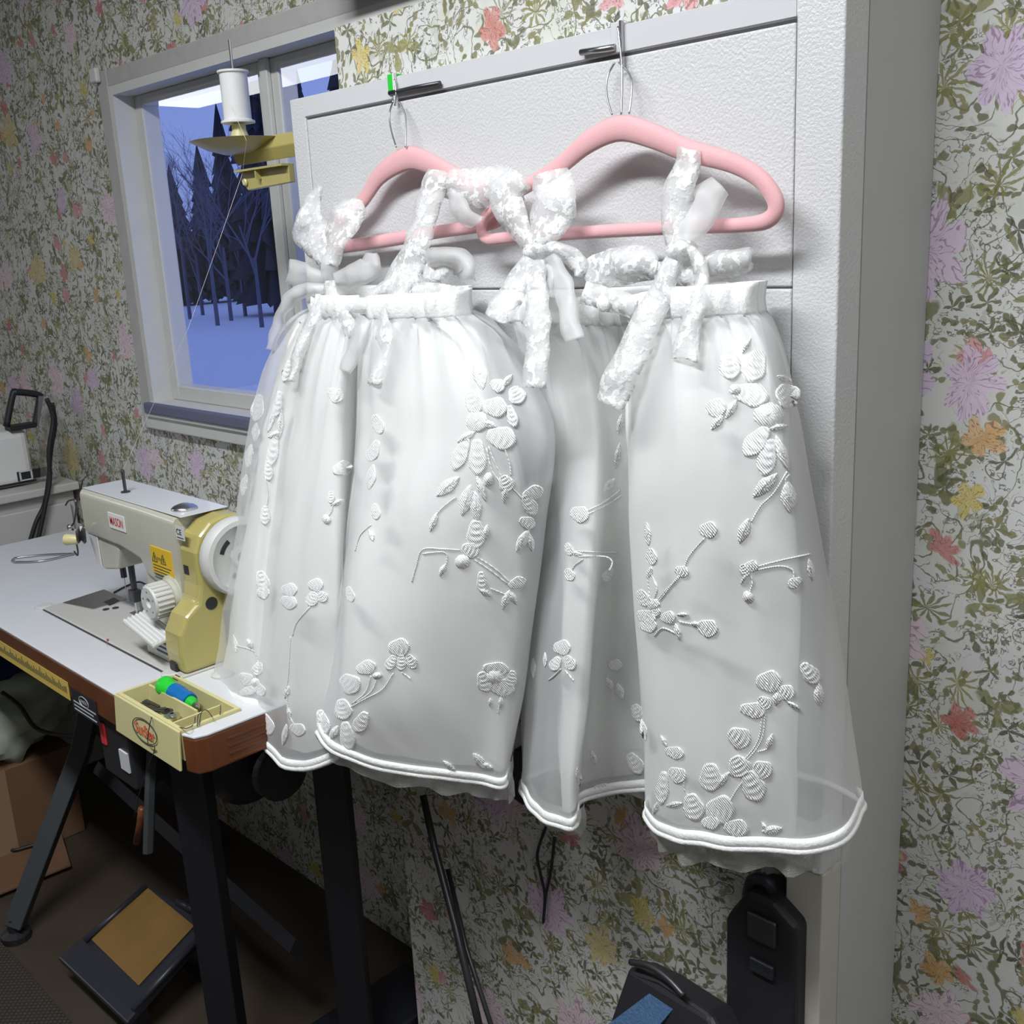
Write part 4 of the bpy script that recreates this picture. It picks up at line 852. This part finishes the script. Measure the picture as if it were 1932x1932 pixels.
# stitch dial
dc = ony(338, 1092, .700); dc = Vector((-1.487, .712, .868))
MB().lathe(dc, (0, -1, 0), [(.034, -.004), (.034, .006), (.030, .008), (.029, .014)], 26).build('dial_boss', 'enamel', t, smooth='auto')
pr = MB(); pr.lathe(dc + Vector((0, -.012, 0)), (0, -1, 0), [(.024, 0), (.0265, .003), (.0265, .030), (.024, .033), (.008, .033), (.007, .029), (0, .029)], 36); SD = pr.build('stitch_dial', 'greyplastic', t, smooth='auto')
for k in range(22):
    a = 2 * pi * k / 22; c0 = dc + Vector((.0265 * cos(a), -.016, .0265 * sin(a))); MB().cyl(c0, c0 + Vector((0, -.026, 0)), .0022, n=6).build('dial_rib', 'greyplastic', SD)
for k in range(5):
    a = 2 * pi * k / 5 + .4; MB().lathe(dc + Vector((.017 * cos(a), -.0452, .017 * sin(a))), (0, -1, 0), [(.0016, 0), (0, .0005)], 8).build('dial_mark', 'ink', SD)
# reverse lever with ribs
MB().hexa([(-1.565, .655, .820), (-1.455, .650, .806), (-1.455, .690, .812), (-1.565, .700, .826)], (0, 0, .006)).build('reverse_lever', 'greyplastic', t, bevel=.002); RL = bpy.context.scene.objects['reverse_lever']
for k in range(6):
    f = k / 5; y = .658 + .034 * f; MB().tube([(-1.563, y, .8265 + .005 * f), (-1.457, y - .006 + .002 * f, .8125 + .005 * f)], .0018, 6).build('lever_rib', 'white', RL)
MB().box((-1.545, .680, BZ), (-1.455, .712, .812)).build('lever_housing', 'enamel', t, bevel=.003)
TPL = MB().box((-1.512, .6785, .778), (-1.458, .680, .806)).build('type_plate', 'label', t)
for k in range(3): MB().box((-1.505, .6775, .783 + .008 * k), (-1.466, .6785, .7855 + .008 * k)).build('type_plate_line', 'ink', TPL)
# name plate and stickers
fy2 = ay0 - .0004
def apt(x, y): return ony(x, y, fy2)
pc = (apt(200, 980) + apt(243, 990)) / 2
pw = apt(245, 992).x - apt(197, 974).x
npz = apt(221, 985)
NP = MB().box((npz.x - .030, fy2 - .0012, npz.z - .0135), (npz.x + .030, fy2, npz.z + .0135)).build('name_plate', 'white', t, bevel=.0005)
text('MASON', 'name_plate_lettering', 'red', npz + Vector((0, -.0014, 0)), (1, 0, 0), (0, 0, 1), width=.047, height=.0145, parent=NP)
cz = apt(340, 1006); MB().box((cz.x - .013, fy2 - .0008, cz.z - .0105), (cz.x + .013, fy2, cz.z + .0105)).build('mark_sticker', 'label', t)
text('CE', 'mark_lettering', 'ink', cz + Vector((-.002, -.001, .002)), (1, 0, 0), (0, 0, 1), width=.015, height=.009, parent=t)
MB().box((cz.x - .010, fy2 - .001, cz.z - .008), (cz.x + .010, fy2 - .0008, cz.z - .0065)).build('mark_underline', 'ink', t)
wz = ony(303, 1055, fy2); wq = [ony(284, 1033, fy2), ony(323, 1049, fy2), ony(322, 1068, fy2), ony(290, 1078, fy2)]
wx0, wx1 = wq[0].x, wq[1].x; wz1, wz0 = wq[0].z + .004, wq[3].z
WS = MB().box((wx0, fy2 - .001, wz0), (wx1, fy2 + .003, wz1)).build('warning_sticker', 'warn', t)
for dx in (.012, .040):
    tr = [Vector((wx0 + dx - .008, fy2 - .0012, wz1 - .024)), Vector((wx0 + dx + .008, fy2 - .0012, wz1 - .024)), Vector((wx0 + dx, fy2 - .0012, wz1 - .009))]
    MB().tube(tr, .0009, 4, True).build('warning_triangle', 'ink', WS)
    MB().box((wx0 + dx - .0012, fy2 - .0014, wz1 - .022), (wx0 + dx + .0012, fy2 - .001, wz1 - .015)).build('warning_mark', 'ink', WS)
text('CAUTION', 'warning_lettering', 'ink', Vector((wx0 + .026, fy2 - .0012, wz1 - .018)), (1, 0, 0), (0, 0, 1), width=.013, height=.005, parent=WS)
for k in range(5): MB().box((wx0 + .004, fy2 - .0012, wz1 - .031 - k * .005), (wx1 - .005 - .006 * (k % 3), fy2 - .001, wz1 - .0295 - k * .005)).build('warning_line', 'ink', WS)

# ------------------------------------------------------------------ tray let into the table corner
t = thing('parts_tray', 'cream plastic parts tray let into the table corner, oval badge on its front', 'tray', (-1.33, .62, TZ)); TR = t
x0, x1, y0, y1, zt = -1.428, -1.236, .5695, .664, TZ + .004
MB().hexa([(x0, y0, zt), (x0 + .002, y0 - .006, TZ - .052), (x1 + .002, y0 - .006, TZ - .052), (x1, y0, zt)], (0, .004, 0)).build('front_plate', 'cream', t, bevel=.0015)
mb = MB(); w = .006; zf = TZ - .040
mb.box((x0, y0 + .004, zf), (x1, y0 + .010, zt)); mb.box((x0, y1 - w, zf), (x1, y1, zt)); mb.box((x0, y0 + .010, zf), (x0 + w, y1 - w, zt)); mb.box((x1 - w, y0 + .010, zf), (x1, y1 - w, zt))
mb.build('rim', 'cream', t)
MB().box((x0 + w, y0 + .010, zf), (x1 - w, y1 - w, zf + .003)).build('floor_panel', 'cream', t)
MB().box((x0 + w, .620, zf + .003), (x1 - .046, .6235, zt - .002)).build('divider', 'cream', t)
MB().box((x1 - .046, y0 + .010, zf + .003), (x1 - .0425, y1 - w, zt - .006)).build('divider', 'cream', t)
bc = Vector(((x0 + x1) / 2 + .002, y0 - .0042, TZ - .0225)); ydir = Vector((0, .006, .056)).normalized()
ov = [bc + Vector((1, 0, 0)) * (.036 * cos(2 * pi * k / 40)) + ydir * (.0165 * sin(2 * pi * k / 40)) + Vector((0, -.0006, 0)) for k in range(40)]
MB().tube(ov, .0007, 5, True).build('badge_oval', 'ink', t)
text('SunStar', 'badge_lettering', 'orange', bc, (1, 0, 0), ydir, width=.058, height=.017, parent=t, depth=.0008)
# string hanging over the badge
o = MB().tube(spline([ony(287, 1350, .585), ony(285, 1356, y0 - .004), ony(279, 1390, y0 - .008), ony(281, 1405, y0 - .009), ony(292, 1412, y0 - .008), ony(280, 1445, .57), ony(262, 1500, .58), ony(254, 1540, .59)], 6), .0007, 5).build('string', 'dsteel', smooth=True)
tag(o, 'thin dark string hanging over the front of the parts tray', 'string')
# screwdriver
t = thing('stubby_screwdriver', 'stubby green and blue screwdriver lying in the parts tray', 'screwdriver', (-1.34, .64, TZ))
A = onz(308, 1292, TZ + .004); B = onz(362, 1326, TZ - .004); dv = (B - A).normalized(); L = (B - A).length
MB().lathe(A - dv * .004, dv, [(0, 0), (.011, .001), (.0145, .006), (.0150, .014), (.0128, .024), (.0130, L * .44)], 20).build('handle_butt', 'green', t, smooth='auto')
MB().lathe(A + dv * (L * .38), dv, [(.0132, 0), (.0135, L * .22), (.0115, L * .34), (.0135, L * .46), (.012, L * .56)], 20).build('handle_grip', 'blue', t, smooth='auto')
MB().lathe(A + dv * (L * .90), dv, [(.009, 0), (.0085, .010), (.004, .014)], 14).build('collar', 'green', t, smooth='auto')
MB().lathe(A + dv * (L * .90 + .012), dv, [(.004, 0), (.0035, .010), (.002, .014), (0, .015)], 10).build('bit', 'steel', t)
# bobbins, feet and bent wires in the tray
for i, (px, py, r, lab) in enumerate(((325, 1353, .0105, 'round metal bobbin lying at the near end of the parts tray'), (316, 1345, .0085, 'small dark bobbin behind the round metal bobbin in the tray'))):
    c0 = onz(px, py, TZ - .016); o = MB().lathe(c0 - Vector((0, 0, .002)), (0, 0, 1), [(.003, .004), (r, .004), (r, .0052), (r * .45, .0054), (r * .45, .008), (.003, .0081), (.003, .004)], 20).build('bobbin', 'steel' if i == 0 else 'dsteel', smooth='auto'); tag(o, lab, 'bobbin', 'bobbins in the tray')
for i, (a0, b0) in enumerate((((258, 1322), (284, 1330)), ((262, 1330), (290, 1340)), ((272, 1322), (300, 1336)), ((280, 1340), (308, 1344)), ((300, 1340), (322, 1338)))):
    pa, pb_ = onz(*a0, TZ - .022), onz(*b0, TZ - .024); d = (pb_ - pa).normalized(); s = d.cross(Vector((0, 0, 1))).normalized() * .0028
    o = MB().hexa([pa - s, pb_ - s, pb_ + s, pa + s], (0, 0, .0035)).build('machine_foot', 'dsteel', bevel=.0008)
    tag(o, ('dark metal foot farthest from the oval badge in the tray', 'dark metal foot nearest the tray front plate, far end', 'dark metal foot against the long tray divider', 'flat dark metal part in the middle of the tray', 'dark metal part touching the small dark bobbin')[i], 'machine part', 'presser feet in the tray')
for i, p in enumerate(([(338, 1372), (352, 1374), (366, 1366), (368, 1352)], [(372, 1370), (374, 1350), (380, 1345)], [(376, 1368), (380, 1345), (390, 1340), (400, 1352)], [(415, 1350), (416, 1338), (416, 1330)])):
    o = MB().tube(spline([onz(x, y, TZ + .003 + .008 * (k % 2)) for k, (x, y) in enumerate(p)], 5), .0007, 5).build('bent_needle', 'dsteel', smooth=True)
    tag(o, ('long curved wire at the near corner of the parts tray', 'short upright wire at the end divider of the tray', 'hooked wire lying across the end of the tray', 'single thin wire standing at the rim by the dress')[i], 'wire', 'wires in the tray')
# pins and tweezers on the table
for px, py, lab in ((203, 1207, 'red headed pin at the front seam of the machine bed'), (271, 1164, 'red headed pin lying by the ribbed machine lever')):
    c0 = onz(px, py, BZ + .002); t = thing('pin', lab, 'pin', c0, 'red pins'); MB().lathe(c0 - Vector((0, 0, .002)), (0, 0, 1), [(0, 0), (.0016, .0006), (.002, .002), (.0016, .0034), (0, .004)], 10).build('head', 'red', t, smooth=True)
    MB().cyl(c0, c0 + Vector((.022, -.012, -.0012)), .0004, .0003, 5).build('shaft', 'steel', t)
t = thing('tweezers', 'steel tweezers lying on the table left of the machine', 'tweezers', onz(85, 1052, TZ))
for dy in (-4, 4):
    a, b, c0 = onz(28, 1056 + dy, TZ + .004), onz(80, 1052 + dy * 1.4, TZ + .004), onz(140, 1044, TZ + .004)
    MB().tube(spline([a, b, c0], 6), 0, 6, up=(0, 0, 1), sec=lambda i: (.0035, .0012)).build('arm', 'steel', t, smooth=True)
MB().tube(spline([onz(28, 1052, TZ + .004), onz(22, 1058, TZ + .004), onz(28, 1060, TZ + .004)], 4), .002, 6).build('hinge', 'steel', t)
# loose thread on the machine bed
o = MB().tube(spline([onz(215, 1118, TZ + .006), onz(240, 1105, TZ + .006), onz(262, 1098, TZ + .006), onz(278, 1104, TZ + .006), onz(286, 1103, TZ + .006)], 6), .0018, 6).build('cable', 'black', smooth=True)
tag(o, 'thin black cable on the table behind the machine bed', 'cable')

# ------------------------------------------------------------------ thread stand
SY = .95
t = thing('thread_stand', 'mustard thread stand with a wide dish behind the white board edge', 'thread stand', (-1.42, SY, TZ))
MB().cyl((-1.345, SY + .03, TZ), (-1.345, SY + .03, 1.60), .008, n=12).build('rod', 'steel', t, smooth='auto')
c0 = ony(452, 286, SY); d0 = ony(455, 262, SY)
dish = ony(457, 277, SY)
ar = Vector((1, .28, 0)).normalized()
MB().tube([ony(446, 291, SY), Vector((-1.345, SY + .03, ony(446, 291, SY).z + .005))], 0, 4, up=(0, 0, 1), sec=lambda i: (.010, .019)).build('arm', 'yellow', t, bevel=.002)
MB().lathe(dish + Vector((0, 0, -.012)), (0, 0, 1), [(0, 0), (.03, .001), (.055, .008), (.078, .020), (.080, .021), (.055, .011), (.03, .004), (0, .003)], 40).build('dish', 'yellow', t, smooth='auto')
MB().lathe(dish + Vector((-.004, 0, -.006)), (0, 0, 1), [(.020, 0), (.018, .012), (.011, .032), (.011, .040)], 20).build('cone_holder', 'cream', t, smooth='auto')
sp = dish + Vector((-.004, 0, 0))
MB().cyl(sp + Vector((0, 0, .02)), sp + Vector((0, 0, .158)), .0022, n=8).build('spool_pin', 'steel', t)
lowp = ony(458, 340, SY - .02)
MB().prism([lowp + Vector((-.004, 0, .012)), lowp + Vector((-.004, 0, -.002)), lowp + Vector((.012, 0, -.016)), lowp + Vector((.13, 0, -.012)), lowp + Vector((.13, 0, .012))], (0, .010, 0)).build('guide_arm', 'yellow', t, bevel=.001)
MB().box(lowp + Vector((-.004, -.012, .0115)), lowp + Vector((.13, .010, .0145))).build('guide_flange', 'yellow', t)
MB().lathe(lowp + Vector((.010, -.001, -.004)), (0, -1, 0), [(.005, 0), (.006, .002), (.004, .004), (0, .004)], 12).build('screw', 'cream', t)
MB().box(lowp + Vector((.052, -.010, -.002)), lowp + Vector((.055, 0, .012))).build('rib', 'yellow', t)
t = thing('thread_spool', 'white thread spool on the pin of the thread stand', 'thread spool', sp + Vector((0, 0, .04)))
MB().lathe(sp + Vector((0, 0, .036)), (0, 0, 1), [(0, 0), (.0265, 0), (.0265, .003), (.0215, .005), (.0215, .072), (.0245, .074), (.0245, .077), (0, .077)], 30).build('thread_body', 'white', t, smooth='auto')
e1 = ony(465, 265, SY - .05); e2 = lowp + Vector((.010, -.005, .01)); e3 = ony(415, 450, .85); e4 = ony(355, 620, .80); e5 = tp_ + Vector((0, 0, .036))
MB().tube([sp + Vector((.015, -.02, .06)), e1, e2, e3, e4, e5], .00028, 4).build('loose_thread', 'white', t)

# ------------------------------------------------------------------ left background: drawer unit and what stands on it
KX = -2.78; ky0, ky1 = .42, 1.095; kz = .79
t = thing('drawer_unit', 'white drawer unit standing beyond the sewing table', 'cabinet', (KX - .2, .8, 0))
MB().box((KX - .42, ky0, 0), (KX - .02, ky1, kz)).build('body', 'greyplastic', t, bevel=.006)
for k in range(4):
    z1 = kz - .03 - k * .13; d = MB().box((KX - .021, ky0 + .02, z1 - .115), (KX, ky1 - .02, z1)).build('drawer', 'greyplastic', t, bevel=.004)
MB().box((KX - .43, ky0 - .01, kz), (KX + .012, ky1 + .005, kz + .022)).build('top', 'greyplastic', t, bevel=.004)
cx = KX - .06
def fx(px, py): return onx(px, py, cx)
t = thing('overlock_machine', 'boxy white machine with a black buckle strap on the drawer unit', 'machine', (cx - .1, .75, kz + .022))
a = fx(68, 905); b = fx(64, 806)
MB().box((cx - .20, .45, kz + .024), (cx, a.y, b.z)).build('case', 'white', t, bevel=.02)
z0 = fx(50, 896).z
MB().box((cx - .002, fx(32, 896).y, z0 - .012), (cx + .004, fx(92, 896).y + .01, z0 + .012)).build('strap', 'black', t)
bu = MB(); y_0, y_1 = fx(35, 896).y, fx(60, 896).y
for (ya, yb, za, zb_) in ((y_0, y_0 + .004, -.011, .011), (y_1 - .004, y_1, -.011, .011), (y_0, y_1, -.013, -.010), (y_0, y_1, .010, .013)): bu.box((cx + .003, ya, z0 + za), (cx + .007, yb, z0 + zb_))
bu.build('buckle', 'label', t)
MB().box((cx - .001, .45, kz + .03), (cx + .002, a.y, kz + .036)).build('base_gap', 'black', t)
t = thing('carry_frame', 'dark open frame standing on the white boxy machine', 'frame', (cx - .05, .7, b.z))
fr = [fx(12, 805), fx(24, 745), fx(34, 740), fx(72, 745), fx(74, 756), fx(66, 804)]
MB().tube(spline(fr, 5), .009, 8).build('frame', 'black', t, smooth=True)
MB().tube([fx(70, 770), fx(68, 790)], .006, 6).build('red_tab', 'red', t, smooth=True)
MB().box((cx - .03, fx(16, 803).y, b.z), (cx + .01, fx(66, 803).y, b.z + .012)).build('foot_rail', 'black', t)
t = thing('film_sleeve', 'clear crumpled plastic sleeve hanging beside the white boxy machine', 'plastic sleeve', (cx, 1.0, kz))
rows = []
for j in range(9):
    f = j / 8; row = []
    for k in range(6):
        g = k / 5; p = onx(70 + 38 * g + 6 * f - 14 * f * g, 745 + 160 * f, cx + .03 + .02 * sin(3 * f + 4 * g)); row.append(p + noise.noise_vector(p * 30) * .008)
    rows.append(row)
MB().grid(rows).build('sleeve', 'film', t, smooth=True)
for i, pts in enumerate(([(98, 760), (104, 800), (96, 850), (92, 900), (84, 950), (68, 985), (57, 1020)], [(88, 752), (100, 790), (92, 850), (94, 905), (86, 950), (78, 990), (72, 1018)])):
    o = MB().tube(spline([onx(x, y, cx + .075 + .01 * i) for x, y in pts], 6), .006, 8).build('power_cable', 'black', smooth=True)
    tag(o, ('outer black cable hanging beside the drawer unit', 'inner black cable hanging beside the drawer unit')[i], 'cable', 'cables by the drawers')

# ------------------------------------------------------------------ floor objects
o = MB().box((-2.44, -.9, 0), (-1.45, .545, .008)).build('woven_mat', 'rug', bevel=.002); tag(o, 'brown woven floor mat in front of the treadle', 'mat')
t = thing('cardboard_box', 'open brown cardboard box under the table with a plastic bag on it', 'box', (-2.75, .75, 0))
bx_, by_, bz_ = (-2.765, -2.46), (.50, .86), .235
MB().box((bx_[0], by_[0], .0), (bx_[1], by_[1], bz_)).build('carton', 'card', t, bevel=.004)
MB().box((bx_[1], .64, .02), (bx_[1] + .001, .70, bz_)).build('packing_tape', 'tape2', t)
MB().hexa([(bx_[1], by_[0], .02), (bx_[1] + .13, by_[0] - .03, .012), (bx_[1] + .15, by_[1] - .1, .012), (bx_[1], by_[1] - .06, .02)], (0, 0, .004)).build('flap', 'card', t)
def blob(name, c, r, m, label, cat, amp=.35, fr=3.0, seed=0):
    bm = bmesh.new(); bmesh.ops.create_icosphere(bm, subdivisions=4, radius=1)
    for v in bm.verts:
        d = v.co.normalized(); k = 1 + amp * noise.noise(d * fr + Vector((seed, 0, 0))) + amp * .4 * noise.noise(d * fr * 3 + Vector((0, seed, 0)))
        v.co = Vector((d.x * r[0] * k, d.y * r[1] * k, d.z * r[2] * k)) + Vector(c)
    me = bpy.data.meshes.new(name); bm.to_mesh(me); bm.free(); me.materials.append(M[m])
    for p in me.polygons: p.use_smooth = True
    o = bpy.data.objects.new(name, me); COL.objects.link(o); tag(o, label, cat); return o
blob('plastic_bag', (-2.575, .74, .335), (.12, .19, .10), 'bag', 'crumpled pale green plastic bag lying on the cardboard box', 'bag', .5, 2.2, 3)
blob('folded_cloth', (-2.585, .72, .49), (.13, .18, .07), 'navy', 'dark navy cloth bundle on the plastic bag under the table', 'cloth', .4, 2.4, 8)
o = MB().tube(spline([V(-2.44, .72, .43), V(-2.40, .74, .40), V(-2.36, .76, .345), V(-2.2, .80, .36)], 6), .005, 8).build('power_cable', 'black', smooth=True); tag(o, 'black cable drooping in front of the plastic bag', 'cable')
o = MB().tube(spline([onz(0, 1597, .03), onz(25, 1604, .03), onz(50, 1598, .03), onz(72, 1592, .03)], 6), .004, 8).build('power_cable', 'black', smooth=True); tag(o, 'black cable on the floor in front of the cardboard box', 'cable')
# upright black case at the right, dark bag with denim, leaning poles, hanging loop
t = thing('tool_case', 'black upright case with moulded panel standing under the board at the right', 'case', (-.62, .93, 0))
kx0, kx1, kyf = ony(1366, 1800, .90).x, ony(1502, 1800, .90).x, .90
zt = ony(1430, 1690, .90).z
MB().prism([(kx0, kyf, 0), (kx1, kyf, 0), (kx1, kyf, zt - .02), (kx1 - .03, kyf, zt), (kx0 + .03, kyf, zt), (kx0, kyf, zt - .05)], (0, .055, 0)).build('shell', 'black', t, bevel=.008)
for (a, b, m_) in (((1412, 1715), (1466, 1790), 'dsteel'), ((1416, 1800), (1462, 1850), 'iron')):
    p, q = ony(*a, kyf - .001), ony(*b, kyf - .001); MB().box((p.x, kyf - .006, q.z), (q.x, kyf, p.z)).build('latch_panel', m_, t, bevel=.003)
MB().tube(spline([ony(1410, 1690, kyf + .02), ony(1420, 1660, kyf + .01), ony(1450, 1665, kyf + .01), ony(1455, 1692, kyf + .02)], 5), .007, 8).build('handle', 'iron', t, smooth=True)
t = thing('denim_bag', 'dark bag with a blue denim patch at the bottom right', 'bag', (-.78, .84, 0))
MB().prism([ony(1120, 2010, .80), ony(1185, 1822, .84), ony(1240, 1850, .83), ony(1340, 1915, .82), ony(1390, 2020, .80)], (0, .05, -.02)).build('bag_body', 'black', t, bevel=.008)
MB().hexa([ony(1130, 1945, .799), ony(1228, 1872, .829), ony(1275, 1898, .824), ony(1195, 1990, .790)], (0, .004, -.002)).build('denim_patch', 'denim', t)
MB().tube(spline([ony(1190, 1815, .835), ony(1225, 1822, .83), ony(1260, 1846, .825), ony(1290, 1878, .82)], 5), .004, 8).build('piping', 'dsteel', t, smooth=True)
for i, (p, r, lab) in enumerate((([(798, 1500, .945), (820, 1600, .93), (860, 1750, .90), (905, 1940, .86)], .006, 'long dark pole leaning on the papered front under the left dress'), ([(845, 1640, .945), (880, 1790, .91), (935, 1960, .87)], .004, 'thin dark stick leaning beside the long pole'))):
    o = MB().tube([ony(*a) for a in p], r, 8).build('leaning_pole', 'dsteel', smooth=True); tag(o, lab, 'pole', 'poles under the dresses')
o = MB().tube(spline([ony(1030, 1560, .955), ony(1014, 1610, .955), ony(1020, 1650, .955), ony(1028, 1690, .955), ony(1025, 1742, .955), ony(1030, 1690, .955), ony(1040, 1640, .955), ony(1046, 1580, .955)], 6), .0022, 6).build('cord_loop', 'black', smooth=True); tag(o, 'black cord loop hanging below the right dress', 'cord')
o = MB().prism([ony(968, 1412, .905), ony(1004, 1425, .905), ony(1004, 1500, .905), ony(985, 1522, .905), ony(958, 1500, .905)], (0, .03, 0)).build('black_pouch', 'black', bevel=.004); tag(o, 'small black pouch hanging in the gap between the two dresses', 'pouch')
